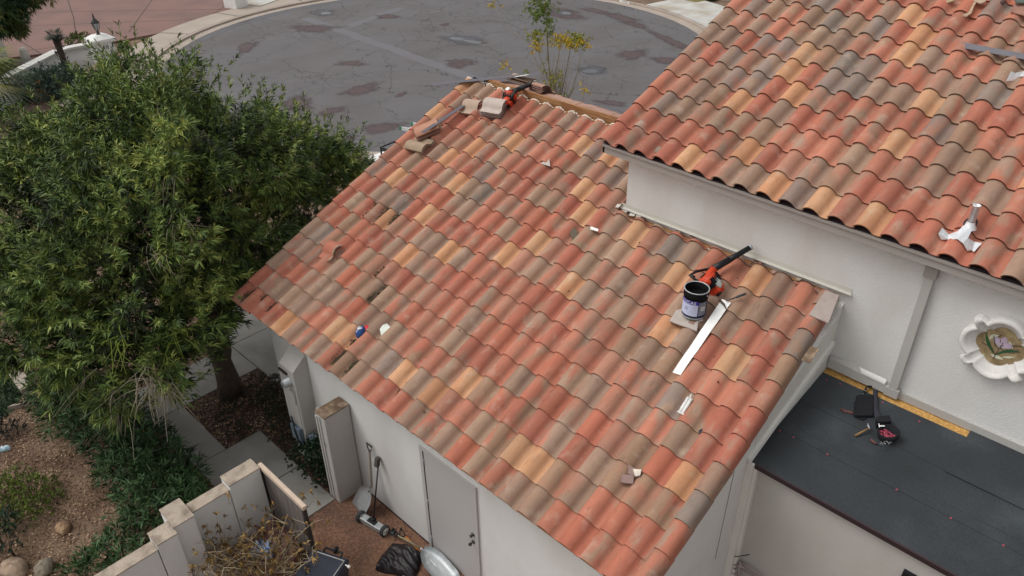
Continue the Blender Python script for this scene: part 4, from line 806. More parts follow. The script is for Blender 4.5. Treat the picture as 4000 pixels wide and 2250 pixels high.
lg = [(x * 1.5, y * 1.4) for x, y in [(-.018, .03), (.0, .036), (.022, .03), (.028, .018), (.02, .006), (.008, -.012), (-.012, -.034), (-.016, -.03), (-.004, -.006), (-.012, .004), (-.004, .012), (-.014, .02)]]
def oncap(x, y, k=1.04):
    q = (x / .07, y / .10); z = math.sqrt(max(0, 1 - q[0] ** 2 - q[1] ** 2)) * .085; return cc + (cx[0] * x + cx[1] * y + cx[2] * z) * k - cx[2] * 0
b = MB(); b.add([oncap(x, y) for x, y in lg], [tuple(range(len(lg)))]); b.build('emblem', M_white, cr)
b = MB(); b.add([oncap(x, y, 1.06) for x, y in ((-.004, .026), (.012, .026), (.014, .018), (.004, .014))], [(0, 1, 2, 3)]); b.build('emblem', mat('navy_cloth', '2b4a80'), cr)
b = MB(); b.tube([cc - cx[1] * .095 - NRM * .01, cc - cx[1] * .15 - NRM * .03], [.006, .004], 6); b.build('strap', M_trim, t)
# translucent scrap beside the cap
b = MB(); q = [HR(*zc(x, y), w_) for x, y, w_ in ((945, 410, .05), (1005, 465, .05), (930, 575, .055), (875, 610, .06), (845, 490, .06), (890, 430, .06))]; b.slab(q, (0, 0, 1), .002); b.slab([HR(*zc(x, y), .075) for x, y in ((940, 425), (995, 468), (935, 550), (905, 500))], (0, 0, 1), .002)
tag(b.build('plastic_scrap', mat('milky_plastic', 'c9cfc2', .4)), 'crumpled milky plastic scrap to the right of the cap', 'scrap')
# twin cartridge of sealant
def zt_(x, y): return (2550 + x / 2.897, 1450 + y / 2.897)
e0, e1 = HR(*zt_(420, 305), .09), HR(*zt_(315, 480), .065); t = thing('sealant_cartridge', 'white twin sealant cartridge with nozzle lying on the tiles', 'cartridge', (e0 + e1) / 2)
d = (e1 - e0); L_ = np.linalg.norm(d); d /= L_; sd_ = np.cross(NRM, d)
b = MB()
for s_ in (-1, 1): b.tube([e0 + sd_ * s_ * .019, e1 + sd_ * s_ * .019], .019, 12)
b.obox(e1, d, sd_, NRM, (.004, .044, .02)); b.build('barrel', M_white, t)
b = MB(); b.tube([e0 - d * .0 - sd_ * .005, e0 - d * .02 - sd_ * .005, e0 - d * .065 - sd_ * .008], [.012, .008, .003], 8); b.build('nozzle', M_white, t)
b = MB(); c_ = (e0 + e1) / 2 + sd_ * -.0385; 
for k in range(4): b.obox((e0 + e1) / 2 + d * (.02 + .018 * k) - sd_ * .030 * (-1) + NRM * .008, d, sd_, NRM, (.007, .006, .006))
b.build('label', mat('label_red', '6d2a34', .5), t)
for k in range(3): b = text_on('\u2013' * 9, .03, lambda x, y, k=k: (e0 + e1) / 2 + d * x * .5 + sd_ * (-.008 + .012 * k + y * .2) + NRM * .0215); b.build('small_print', Mgi, t)
# small debris on the garage roof
def small(name, pts, w0, m, label, cat, th=.003, col=None):
    b = MB(); 
    if col: b.col = c255(col)
    b.slab([HR(x, y, w_ if isinstance(w_, float) else w0) for (x, y), w_ in [(q if isinstance(q[0], tuple) else (q, None)) for q in pts]], (0, 0, 1), th); return tag(b.build(name, m, attr=bool(col)), label, cat)
def z5(x, y): return (1300 + x / 1.811, 750 + y / 1.811)
def z6(x, y): return (1300 + x / 1.811, 1450 + y / 1.811)
def z7(x, y): return (2600 + x / 1.811, 1450 + y / 1.811)
def z8(x, y): return (2000 + x / 3.623, 350 + y / 3.623)
small('tile_fragment', [z5(*p) for p in ((1705, 250), (1728, 268), (1740, 340), (1720, 348), (1690, 322), (1675, 285))], .06, M_tiles, 'dark mossy tile chip in a pan below the torn flashing', 'broken tile', .012, (104, 92, 74))
small('plastic_strip', [z5(*p) for p in ((1820, 240), (1880, 262), (1875, 278), (1825, 264))], .10, M_white, 'small white plastic strip resting on a tile edge', 'scrap', .006)
small('feather', [z5(*p) for p in ((1402, 722), (1412, 700), (1452, 684), (1440, 705), (1415, 732))], .03, M_blackf, 'small dark feather lying in a tile pan', 'feather')
small('tile_fragment', [z5(*p) for p in ((848, 630), (870, 616), (876, 624), (852, 638))], .05, M_tiles, 'tiny dark red chip near the middle of the roof', 'broken tile', .01, (96, 48, 44))
small('tile_fragment', [z6(*p) for p in ((1190, 612), (1205, 566), (1225, 578), (1222, 600), (1200, 622))], .03, M_tiles, 'dark triangular chip left of the two buff tiles', 'broken tile', .01, (80, 72, 66))
small('paper_scrap', [z6(*p) for p in ((1142, 425), (1150, 408), (1146, 392), (1158, 408), (1162, 416))], .03, M_white, 'tiny white torn paper scrap in a pan', 'scrap')
b = MB(); b.tube([HR(*z6(x, y), .045) for x, y in ((1485, 212), (1515, 205), (1535, 185), (1545, 160), (1540, 138))], .006, 6); tag(b.build('clay_rim', mat('clay_dark', '7a4638', .9)), 'thin curved clay rim lying on a tile near mid roof', 'broken tile')
small('tile_fragment', [z7(*p) for p in ((-280, 640), (-270, 655), (-215, 690), (-165, 700), (-180, 745), (-235, 735), (-268, 722), (-262, 690))], .085, M_tiles, 'angular grey brown tile piece near the lower right rake', 'broken tile', .014, (150, 122, 112))
small('mortar_lump', [z7(*p) for p in ((-230, 690), (-170, 695), (-180, 735), (-215, 742))], .10, M_mortar, 'lump of pale mortar stuck on the angular tile piece', 'mortar lump', .012)
small('tile_fragment', [z7(*p) for p in ((-310, 728), (-225, 735), (-228, 795), (-318, 785))], .08, M_tiles, 'squarish tile piece just below the angular one', 'broken tile', .016, (152, 122, 114))
small('pebble', [z7(*p) for p in ((232, 420), (250, 408), (270, 412), (268, 430), (240, 440))], .03, mat('charcoal_lump', '3d3a3f', .9), 'dark pebble with a white fleck low on the right side of the roof', 'pebble', .014)
small('patch', [z8(*p) for p in ((525, 955), (540, 1085), (405, 1045))], .092, mat('dull_patch', 'b3aca2', .8), 'pale triangular patch on a tile in the upper part of the garage roof', 'scrap', .002)
small('tile_fragment', [z8(*p) for p in ((815, 1449), (850, 1420), (872, 1430), (850, 1475), (820, 1490))], .05, M_tiles, 'dark crumbled chip in a pan left of the upper wall', 'broken tile', .012, (70, 50, 42))
small('leaf_scrap', [(2742, 1374), (2752, 1368), (2758, 1380), (2748, 1388)], .03, mat('purple_leaf', '4b405c', .9), 'small dark purple leaf in a pan near the right rake', 'leaf')
# grey flat tile over the top end of the rake
b = MB(); b.col = c255((176, 160, 152)); P4 = [HR(x, y, w_) for x, y, w_ in ((3225, 1134, .12), (3278, 1153, .12), (3236, 1260, .125), (3178, 1236, .12), (3160, 1228, .115))]; b.slab(P4, (0, 0, 1), .012); tag(b.build('loose_tile', M_tiles, attr=True), 'pale grey tile laid over the head of the right rake', 'roof tile')
# broken tile bits and mortar below the flashing
mb = MB()
for k, (x, y) in enumerate(((2600, 868), (2650, 905), (2700, 925), (2700, 940), (2775, 975), (2955, 1020), (2968, 1027), (3022, 1062), (3032, 1070), (3110, 1105), (3120, 1090), (3190, 1130), (3200, 1140), (2510, 850), (2560, 860))):
    mb.col = c255(random.choice([(176, 140, 124), (180, 120, 100), (196, 176, 150), (150, 110, 100)])); p = HR(x, y, .04); a = random.uniform(0, 3); e = np.array([math.cos(a), math.sin(a), random.uniform(-.3, .3)]); n_ = NRM + np.array([random.uniform(-.5, .5), random.uniform(-.5, .5), 0]); f = np.cross(n_, e); mb.obox(p, e / np.linalg.norm(e), f / np.linalg.norm(f), n_ / np.linalg.norm(n_), (random.uniform(.02, .04), random.uniform(.018, .035), .006))
mb.build('mortar_and_chips', M_tiles, roof, attr=True)
# ------------------------------------------------------------------ tool belt on the porch roof
def zb(x, y): return (3100 + x / 3.622, 1400 + y / 3.622)
def HB(x, y, w_=.02): return HD(*zb(x, y), w_)
t = thing('tool_belt', 'black tool belt with two pouches lying on the black underlayment', 'tool belt', HB(1150, 800))
Mb2 = mat('belt_web', '33333c', .8, n1=(20, .08))
b = MB(); pts = [(1155, 440), (1160, 560), (1158, 700), (1190, 800), (1240, 880)]; vs = []
for i, (x, y) in enumerate(pts):
    wd = (34, 36, 40, 46, 62)[i]; z = (.09, .05, .035, .05, .07)[i]; vs += [HB(x - wd, y + (10 if i > 2 else 0), z), HB(x + wd, y - (10 if i > 2 else 0), z)]
b.add(vs + [v - np.array(nD) * .006 for v in vs], [(2 * i, 2 * i + 1, 2 * i + 3, 2 * i + 2) for i in range(4)] + [(2 * i + 11, 2 * i + 10, 2 * i + 12, 2 * i + 13) for i in range(4)] + [(2 * i, 2 * i + 2, 2 * i + 12, 2 * i + 10) for i in range(4)] + [(2 * i + 3, 2 * i + 1, 2 * i + 11, 2 * i + 13) for i in range(4)], True); b.build('strap', Mb2, t)
b = MB(); b.tube([HB(1110, 400, .06), HB(1060, 395, .05), HB(1030, 420, .05), HB(985, 490, .04), HB(975, 560, .03)], .012, 8); b.build('buckle_strap', M_blackf, t)
b = MB()
for x, y in ((1040, 418), (1008, 455), (985, 500), (975, 545)): b.lathe(HB(x, y, .058), [(.004, 0), (.009, .002), (.009, 0)], 12)
b.build('eyelets', M_galv, t)
def pouch(pts, hts, name, m=M_blackf):
    b = MB(); lo = [HB(x, y, .018) for x, y in pts]; hi = [HB(x, y, .018) + np.array([0, 0, h_]) for (x, y), h_ in zip(pts, hts)]; k = len(pts)
    c0_ = sum(lo) / k; b.add(lo + hi, [tuple(range(k))[::-1], tuple(range(k, 2 * k))] + [(i, (i + 1) % k, (i + 1) % k + k, i + k) for i in range(k)]); return b.build(name, m, t, bevel=.008)
pouch([(880, 560), (1110, 560), (1115, 840), (870, 840)], [.05, .06, .04, .04], 'tool_pouch')
pouch([(850, 640), (880, 640), (880, 850), (850, 830)], [.04] * 4, 'side_pocket')
b = MB(); b.tube([HB(870, 820, .03), HB(960, 860, .02), HB(1020, 860, .02), HB(1030, 830, .03), HB(950, 820, .03)], .005, 6); b.tube([HB(900, 830, .04), HB(980, 875, .02), HB(1030, 850, .03)], .004, 6); b.build('loop', M_blackf, t)
b = MB(); cp = HB(1310, 1130, .02); n = 20; vs = []
for r2, z in ((.10, .0), (.12, .06), (.118, .11), (.105, .11), (.10, .05), (0, .045)):
    for k in range(n): a = 2 * math.pi * k / n; vs.append(cp + np.array([r2 * math.cos(a) * .95 * (1 + .05 * math.sin(3 * a)), r2 * math.sin(a) * .85, z + (.03 * math.sin(a + .7) if z > .1 else 0)]))
b.add(vs, [(i * n + k, i * n + (k + 1) % n, (i + 1) * n + (k + 1) % n, (i + 1) * n + k) for i in range(5) for k in range(n)], True); b.build('nail_pouch', M_blackf, t)
b = MB()
for k in range(60): a, r2 = random.uniform(0, 6.3), .085 * random.random() ** .5; b.lathe(cp + np.array([r2 * math.cos(a), r2 * math.sin(a) * .8, .05 + random.uniform(0, .015)]), [(0, .004), (.011, .003), (.012, 0)], 8)
b.build('nail_caps', mat('red_cap', 'c04058'), t)
pouch([(1150, 900), (1330, 880), (1360, 980), (1160, 990)], [.09, .09, .10, .10], 'pouch_flap')
b = MB(); b.add([HB(x, y, .125) for x, y in ((1200, 925), (1212, 918), (1216, 945), (1290, 950), (1290, 962), (1215, 965), (1222, 975), (1208, 978))], [tuple(range(8))]); b.build('stitched_mark', M_white, t)
b = MB()
for k in range(14): b.tube([HB(1220 + k * 12, 1180 + random.uniform(-20, 20), .02 + random.uniform(.06, .09)), HB(1235 + k * 12, 1200 + random.uniform(-20, 20), .02 + random.uniform(.05, .1))], .003, 5)
b.build('nails', M_galv, t)
h0, h1 = HB(870, 1095, .025), HB(1060, 990, .07); t = thing('hammer', 'wooden handled hammer pushed into the tool belt', 'hammer', h0)
b = MB(); b.tube([h0, (h0 + h1) / 2, h1], [.014, .011, .010], 10); b.build('handle', mat('handle_wood', '8a6a44', .7, n1=(20, .15)), t)
b = MB(); b.tube([HB(1050, 925, .085), HB(1058, 960, .085), HB(1078, 1000, .08)], [.008, .012, .006], 8); b.build('head', M_galv, t)
b = MB(); b.tube([HB(655, 720, .022), HB(720, 735, .024), HB(800, 770, .024), HB(850, 780, .03)], [.012, .013, .009, .008], 8); b.tube([HB(700, 760, .022), HB(780, 750, .024), HB(850, 770, .03)], [.010, .010, .007], 8); tag(b.build('pliers', mat('red_grip', '6b4640', .6, n1=(12, .2))), 'pliers with worn reddish handles beside the left pouch', 'pliers')
b = MB(); b.tube([HB(1090, 1150, .03), HB(1170, 1210, .03)], .014, 8); tag(b.build('chisel', mat('red_grip', '6b4640')), 'short dull red handled chisel under the nail pouch', 'chisel')
# ------------------------------------------------------------------ side yard: stub pillar, low wall, gate
W0 = thing('wall_stub', 'tall stucco wall stub joined to the garage wall at the gate opening', 'wall', (2.4, .1, 0))
b = MB(); b.box((2.27, -.15, 0), (2.52, .285, 1.74)); b.build('stub_body', M_stuccob, W0, bevel=.012)
b = MB(); b.box((2.262, -.156, 1.741), (2.528, .285, 1.762)); b.build('weathered_top', M_capdark, W0, bevel=.006)
b = MB(); b.box((2.29, -.165, .05), (2.33, -.151, 1.7)); b.box((2.36, -.163, .05), (2.40, -.151, 1.72)); b.build('gate_stop', M_trim, W0)
text_on('51', .075, lambda x, y: np.array([2.425 + x * .8, -.1525, 1.18 + y])).build('painted_mark', M_steel, W0)
LW = thing('garden_wall', 'low stucco garden wall with stepped pillars and a worn tan top', 'wall', (2.65, -2.3, 0))
def wseg(x0, x1, y0, y1, z):
    b = MB(); b.box((x0, y0, 0), (x1, y1, z - .02)); b.build('wall_panel' if z < 1.78 else 'pillar', M_stucco, LW, bevel=.008)
    b = MB(); b.box((x0 - .006, y0 - .006, z - .019), (x1 + .006, y1 + .006, z)); b.build('cap', M_cap, LW, bevel=.006)
wseg(2.50, 2.735, -1.74, -1.30, 1.80); wseg(2.52, 2.70, -2.275, -1.748, 1.70); wseg(2.46, 2.86, -2.54, -2.283, 1.80); wseg(2.69, 2.95, -2.80, -2.55, 1.78); wseg(2.76, 2.94, -6.5, -2.81, 1.70)
b = MB(); b.obox((2.62, -1.285, 1.78), (1, 0, 0), (0, 1, 0), (0, 0, 1), (.03, .012, .02)); b.build('hinge_pin', M_steel, LW)
GT = thing('gate', 'open side gate of grey boards with a pale top rail', 'gate', (3.2, -1.26, 0))
gx0, gx1, gy = 2.66, 3.74, -1.27
b = MB(); b.box((gx0, gy - .02, 1.74), (gx1, gy + .035, 1.80)); b.build('top_rail', mat('rail_tan', 'c4b09c', .85, n1=(9, .1)), GT)
b = MB(); b.box((gx0, gy - .018, .10), (gx1, gy + .03, .16)); b.box((gx0, gy - .018, .161), (gx0 + .05, gy + .03, 1.739)); b.box((gx1 - .05, gy - .018, .161), (gx1, gy + .03, 1.739)); b.build('gate_frame', M_steel, GT)
b = MB()
for k in range(7): x = gx0 + .055 + k * .139; b.box((x, gy + .006, .165), (x + .132, gy + .018, 1.735))
b.build('boards', mat('gate_board', '6f6864', .8, n1=(5, .15)), GT)
# ------------------------------------------------------------------ things left on the patio
def zd(x, y): return (1100 + x / 2.635, 1700 + y / 2.635)
def dgrip(b, p, d, wd, sz=.06):
    s = wd / np.linalg.norm(wd); b.tube([p, p + d * .05 + s * sz * .7, p + d * .12 + s * sz], .010, 8); b.tube([p, p + d * .05 - s * sz * .7, p + d * .12 - s * sz], .010, 8); b.tube([p + d * .12 - s * sz * 1.1, p + d * .12 + s * sz * 1.1], .012, 8)
def scoop(b, tip, neck, side, up, hw=.17, dep=.05, nu=10, nv=10):
    L_ = neck - tip; vs = []
    for th_ in (0, -.003):
        for i in range(nv + 1):
            f = i / nv; wv = hw * (1 if f < .55 else math.cos((f - .55) / .45 * math.pi / 2) ** .6 * .85 + .15)
            for j in range(nu + 1):
                s = -1 + 2 * j / nu; vs.append(tip + L_ * f + side * s * wv + up * (dep * (s ** 4) * (1 if f > .1 else f * 10) + dep * .9 * max(0, f - .6) ** 2 * 4 + (.006 if abs(abs(s) - .33) < .12 and .2 < f < .75 else 0) + th_))
    n = nu + 1; m_ = n * (nv + 1); b.add(vs, [(i * n + j, i * n + j + 1, (i + 1) * n + j + 1, (i + 1) * n + j) for i in range(nv) for j in range(nu)] + [(m_ + i * n + j + 1, m_ + i * n + j, m_ + (i + 1) * n + j, m_ + (i + 1) * n + j + 1) for i in range(nv) for j in range(nu)] + [(j + 1, j, m_ + j, m_ + j + 1) for j in range(nu)], True)
def unit(v): return v / np.linalg.norm(v)
tip = np.array([2.88, -.06, .03]); nk = np.array([3.0, .16, .50]); top = np.array([2.95, .245, 1.12])
t = thing('scoop_shovel', 'aluminium scoop shovel standing with its D handle against the garage wall', 'shovel', tip)
sd_ = unit(np.cross(nk - tip, (0, -1, .5))); b = MB(); scoop(b, tip, nk, unit(sd_ - unit(nk - tip) * (sd_ @ unit(nk - tip))), unit(np.array([.05, -.9, .45])), .165); b.build('scoop', M_galv, t)
b = MB(); b.tube([nk - unit(nk - tip) * .12, nk, top], [.016, .018, .018], 10); b.build('shaft', mat('old_wood', '75695f', .8, n1=(9, .15)), t)
b = MB(); dgrip(b, top, unit(top - nk), np.array([1., 0, 0])); b.build('grip', M_steel, t)
# magnetic sweeper
t = thing('magnetic_sweeper', 'wheeled magnetic sweeper bar with a black pole against the garage wall', 'magnetic sweeper', (3.25, -.07, 0))
w0, w1 = np.array([3.02, -.12, .085]), np.array([3.50, -.04, .085]); ax_ = unit(w1 - w0); up_ = np.array([0, 0, 1.]); fw = np.cross(up_, ax_)
for c_, s_ in ((w0, -1), (w1, 1)):
    A3 = np.array([fw, up_, ax_ * s_]); b = MB(); b.lathe(c_, [(.06, -.028), (.085, -.028), (.09, -.02), (.09, .02), (.085, .028), (.065, .028)], 24, A3); wl = b.build('wheel', mat('rubber', '3a3a3c', .8), t)
    b = MB(); b.lathe(c_, [(0, -.02), (.066, -.02), (.066, .026), (.055, .018), (.02, .018), (.018, .03), (0, .03)], 24, A3); b.build('rim', M_white, wl); b = MB(); b.lathe(c_, [(0, .031), (.012, .031), (.012, .04), (0, .04)], 10, A3); b.build('hub', M_black, wl)
b = MB(); b.obox((w0 + w1) / 2 - up_ * .005, ax_, fw, up_, (.215, .055, .045)); b.build('magnet_bar', M_galv, t, bevel=.006)
b = MB(); b.obox((w0 + w1) / 2 + up_ * .043, ax_, fw, up_, (.075, .04, .015)); b.obox((w0 + w1) / 2 + up_ * .055 + fw * .03, ax_, fw, up_, (.03, .03, .03)); b.build('bracket', M_black, t, bevel=.004)
q0, q1 = (w0 + w1) / 2 + up_ * .06 + fw * .03, np.array([3.155, .255, 1.10]); b = MB(); b.tube([q0, q1], .011, 8); b.build('pole', M_black, t)
b = MB(); dd = unit(q1 - q0); b.obox(q1 - dd * .06 - np.array([.03, 0, 0]), unit(np.cross(dd, (0, 1, 0))), np.array([0, 1., 0]), dd, (.035, .03, .07)); b.build('pull_grip', mat('grip_grey', '4d4743', .8), t, bevel=.006)
# the second scoop shovel and its neighbour lying down
jt = G(*zd(1455, 1190), .09); gr = G(*zd(1200, 1030), .11)
t = thing('scoop_shovel', 'large aluminium scoop shovel lying by the door with a dark D grip', 'shovel', jt)
tp = np.array([4.86, .06, .03]); dl = unit(tp - jt); sidev = unit(np.cross((0, 0, 1), dl)); b = MB(); scoop(b, tp, jt + dl * .02, sidev, np.array([0, 0, 1.]), .165, .07, 12, 12); b.build('scoop', M_galv, t)
b = MB()
for s_ in (-.065, 0, .065): b.tube([jt + dl * .18 + sidev * s_ + (0, 0, .004), jt + dl * .45 + sidev * s_ * 1.1 + (0, 0, -.018)], .008, 6)
b.build('rib', M_alu, t)
b = MB(); b.tube([jt + dl * .12 + (0, 0, .01), jt, jt - dl * .06], [.014, .018, .018], 10); b.build('socket', M_alu, t)
b = MB(); b.tube([jt - dl * .05, gr], [.018, .018], 10); b.build('shaft', mat('greyed_wood', '8b7f68', .8, n1=(12, .15)), t)
b = MB(); dgrip(b, gr, unit(gr - jt), np.array([.6, -.8, 0]), .06); b.ell(gr + unit(gr - jt) * .1, (.05, .05, .03), 10, 6, noise=.15); b.build('grip', M_black, t)
s0, s1 = G(*zd(1275, 1045), .12), G(*zd(1400, 1170), .07)
t = thing('spade', 'orange wooden handled spade lying between the scoop shovel and the wall', 'shovel', s1)
b = MB(); b.tube([s0, s1, s1 + unit(s1 - s0) * .12], [.018, .019, .016], 10); b.build('shaft', mat('orange_wood', 'a4642c', .6, n1=(12, .15)), t)
b = MB(); dgrip(b, s0, unit(s0 - s1), np.array([.6, -.8, 0]), .055); b.build('grip', M_black, t)
# crumpled black bag
def crumple(name, c, rx, ry, h, m, label, cat, rot=0, seed=1, n=26, amp=.35):
    rr = random.Random(seed); ph = [(rr.uniform(2, 9), rr.uniform(2, 9), rr.uniform(0, 6.3)) for _ in range(7)]; vs = []; ca, sa = math.cos(R_(rot)), math.sin(R_(rot))
    for i in range(n + 1):
        for j in range(n + 1):
            x, y = -1 + 2 * i / n, -1 + 2 * j / n; e = max(0, 1 - max(abs(x), abs(y)) ** 4); z = h * e ** .5 * (1 + amp * sum(abs(math.sin(a * x + b_ * y + p)) - .6 for a, b_, p in ph) / 2.2)
            k = 1 + .08 * math.sin(3 * x + 2 * y); X, Y = x * rx * k * (1 - .12 * y * y), y * ry * k * (1 - .1 * x * x); vs.append((c[0] + X * ca - Y * sa, c[1] + X * sa + Y * ca, c[2] + max(0.002, z)))
    b = MB(); b.add(vs, [(i * (n + 1) + j, (i + 1) * (n + 1) + j, (i + 1) * (n + 1) + j + 1, i * (n + 1) + j + 1) for i in range(n) for j in range(n)], True); return tag(b.build(name, m), label, cat)
crumple('rubbish_bag', (4.06, -.19, .012), .30, .25, .13, mat('bag_plastic', '231d20', .45, n1=(6, .25), n2=(30, .15), bump=(18, .8)), 'crumpled dark brown plastic bag on the patio in front of the door', 'bag', 25, 3)
b = MB(); b.slab([G(*zd(x, y), .05) for x, y in ((1250, 1435), (1310, 1425), (1290, 1460), (1240, 1470))], (0, 0, 1), .01); tag(b.build('paper_scrap', M_white), 'white paper scrap sticking out below the dark bag', 'scrap')
# wheelie bin
t = thing('wheelie_bin', 'dark blue wheelie bin with a scuffed lid beside the dry bush', 'bin', (3.98, -1.22, 0)); Mbin = mat('bin_plastic', '262b38', .55, n1=(5, .1), n2=(60, .08)); 
L1, L2 = G(*zd(385, 1185), 1.0), G(*zd(685, 1280), 1.0); bx = unit((L2 - L1) * (1, 1, 0)); by = np.array([bx[1], -bx[0], 0]); wB = np.linalg.norm(L2 - L1) + .08; dB = .62
def bq(x, y, z, k=1.): c_ = L2 - bx * wB / 2 + by * dB / 2; return np.array([*(c_ + bx * (x * wB / 2 * k) + by * (y * dB / 2 * k))[:2], z])
b = MB(); b.hexa([bq(x, y, .06, .8) for x, y in ((-1, -1), (1, -1), (1, 1), (-1, 1))] + [bq(x, y, .95) for x, y in ((-1, -1), (1, -1), (1, 1), (-1, 1))]); b.build('bin_body', Mbin, t, bevel=.02)
b = MB(); b.hexa([bq(x, y, .955, 1.06) for x, y in ((-1, -1), (1, -1), (1, 1), (-1, 1))] + [bq(x, y, 1.02, .98) for x, y in ((-1, -1), (1, -1), (1, 1), (-1, 1))]); ld = b.build('lid', Mbin, t, bevel=.015)
b = MB(); b.tube([bq(-.9, -.86, 1.024), bq(0, -.85, 1.024), bq(.9, -.84, 1.024), bq(.86, 0, 1.024), bq(.86, .9, 1.024)], .007, 5); b.build('worn_edge', M_trim, ld)
b = MB(); b.tube([bq(-.5, -1.02, .96), bq(-.5, -1.25, .98), bq(.5, -1.25, .98), bq(.5, -1.02, .96)], .016, 8); b.build('handle', M_black, t)
for sx in (-1, 1): b = MB(); b.lathe(bq(sx * .84, -1.0, .12), [(0, -.02), (.12, -.02), (.12, .02), (0, .02)], 18, np.array([by, (0, 0, 1), bx])); b.build('wheel', M_black, t)
b = MB(); b.lathe(bq(.1, -1.28, .99), [(0, -.012), (.05, -.012), (.05, .012), (0, .012)], 16, np.array([by, (0, 0, 1), bx])); b.build('handle_roll', M_black, t)
b = MB(); b.ell(bq(1.25, -.7, 1.0), (.022, .022, .022), 10, 7); b.tube([bq(1.0, -.75, .99), bq(1.25, -.7, 1.0)], .01, 6); b.build('knob', M_white, t)
# sack, wrapper
SKc = GD(690, 1395, .45)
crumple('paper_sack', SKc - (0, 0, .02), .46, .44, .34, mat('sack_paper', '8a645c', .9, n1=(6, .15), n2=(40, .1), bump=(16, .8)), 'crumpled pinkish brown sack behind the dry bush', 'sack', 15, 9)
b = MB(); b.box((SKc[0] - .34, SKc[1] - .32, .013), (SKc[0] + .34, SKc[1] + .32, .43)); tag(b.build('paver_pile', M_rock), 'low pile under the pinkish sack', 'pile')
crumple('plastic_bag', GD(662, 1388, .78), .15, .12, .12, mat('blue_film', '5c94d6', .35, n1=(14, .3), col2='e6ebf2', n2col=16), 'crumpled blue and white plastic bag on the pinkish sack', 'plastic bag', 40, 5, 16, .7)
crumple('plastic_bottle', GD(11, 1131, .01), .10, .05, .05, mat('blue_film2', '9fc4cf', .35, n1=(14, .3), col2='e6ebf2', n2col=26), 'flattened pale blue plastic wrapper on the mulch at the left edge', 'wrapper', 70, 8, 12, .7)
def rock(px, py, r_, label, m=M_rock, flat=.6, seed=0):
    p = GD(px, py); b = MB(); random.seed(seed + 50); b.ell((p[0], p[1], r_ * flat * .35), (r_, r_ * .8, r_ * flat), 16, 10, noise=.15); b.sm = [True] * len(b.sm); b.v = [tuple(np.array(v) + r_ * .13 * np.array([math.sin(9 / r_ * .12 * v[1] + seed), math.sin(8 / r_ * .12 * v[0] + 2 * seed), math.sin(7 / r_ * .13 * (v[0] + v[1])) * .6])) for v in b.v]; o = b.build('boulder', m); return tag(o, label, 'boulder')
rock(158, 1335, .13, 'small brown rock on the mulch above the two bottom boulders', seed=1); rock(42, 1436, .21, 'pale pinkish boulder at the bottom left corner', mat('pale_rock', 'a08a76', .95, n1=(6, .2), bump=(20, 1.)), seed=2); rock(112, 1438, .17, 'grey tan boulder right of the bottom left corner boulder', mat('grey_rock', '7c7264', .95, n1=(6, .2), bump=(20, 1.)), seed=3)
rock(105, 240, .55, 'orange tan boulder in front of the curved white wall', mat('orange_rock', 'b0804e', .95, n1=(3, .2), bump=(8, 1.)), .7, 4); rock(248, 186, .5, 'flat pale boulder near the white gate pillar', mat('pale_rock', 'a08a76'), .5, 5)
# ------------------------------------------------------------------ across the court: curved white wall, pillar, lantern
VW = thing('curved_wall', 'curved low white wall sweeping up to a pillar beside the pink driveway', 'wall', GD(100, 220))
base = [GD(*p) for p in ((-60, 320), (0, 277), (40, 254), (80, 231), (125, 206), (165, 187), (210, 176), (262, 168))]
hts = [.95, .95, .95, .95, .95, .98, 1.0, 1.0]
def smooth(pts, n=5):
    out = []
    for i in range(len(pts) - 1):
        p0, p1, p2, p3 = pts[max(i - 1, 0)], pts[i], pts[i + 1], pts[min(i + 2, len(pts) - 1)]
        for k in range(n): f = k / n; out.append(.5 * ((2 * p1) + (-p0 + p2) * f + (2 * p0 - 5 * p1 + 4 * p2 - p3) * f * f + (-p0 + 3 * p1 - 3 * p2 + p3) * f ** 3))
    return out + [pts[-1]]
sp = smooth([np.array([*p[:2], h_]) for p, h_ in zip(base, hts)]); vs = []; cv = []
for i, p in enumerate(sp):
    d = unit((sp[min(i + 1, len(sp) - 1)] - sp[max(i - 1, 0)]) * (1, 1, 0)); n_ = np.array([-d[1], d[0], 0])
    for o_, z in ((-.13, 0), (-.13, p[2] - .1), (.13, p[2] - .1), (.13, 0)): vs.append((p[0] + n_[0] * o_, p[1] + n_[1] * o_, z))
    for o_, z in ((-.2, p[2] - .1), (-.2, p[2]), (.2, p[2]), (.2, p[2] - .1)): cv.append((p[0] + n_[0] * o_, p[1] + n_[1] * o_, z))
b = MB(); b.add(vs, [(4 * i + k, 4 * i + k + 1, 4 * i + k + 5, 4 * i + k + 4) for i in range(len(sp) - 1) for k in range(3)], True); b.build('wall_face', M_white, VW)
b = MB(); b.add(cv, [(4 * i + k, 4 * i + (k + 1) % 4, 4 * i + 4 + (k + 1) % 4, 4 * i + k + 4) for i in range(len(sp) - 1) for k in range(4)]); b.build('coping', mat('stone_white', 'cdcac4', .9, n1=(3, .15), n2=(30, .1)), VW)
pc = GD(275, 178); b = MB(); b.obox(pc + (0, 0, .6), (1, 0, 0), (0, 1, 0), (0, 0, 1), (.36, .36, .6)); pil = b.build('pillar', M_white, VW)
b = MB(); b.obox(pc + (0, 0, 1.26), (1, 0, 0), (0, 1, 0), (0, 0, 1), (.46, .46, .06)); b.hexa([pc + (x * .46, y * .46, 1.321) for x, y in ((-1, -1), (1, -1), (1, 1), (-1, 1))] + [pc + (x * .2, y * .2, 1.46) for x, y in ((-1, -1), (1, -1), (1, 1), (-1, 1))]); b.build('pillar_cap', M_white, VW, bevel=.02)
text_on('48', .28, lambda x, y: pc + np.array([.3605, x, 1.0 + y])).build('house_number', M_steel, pil)
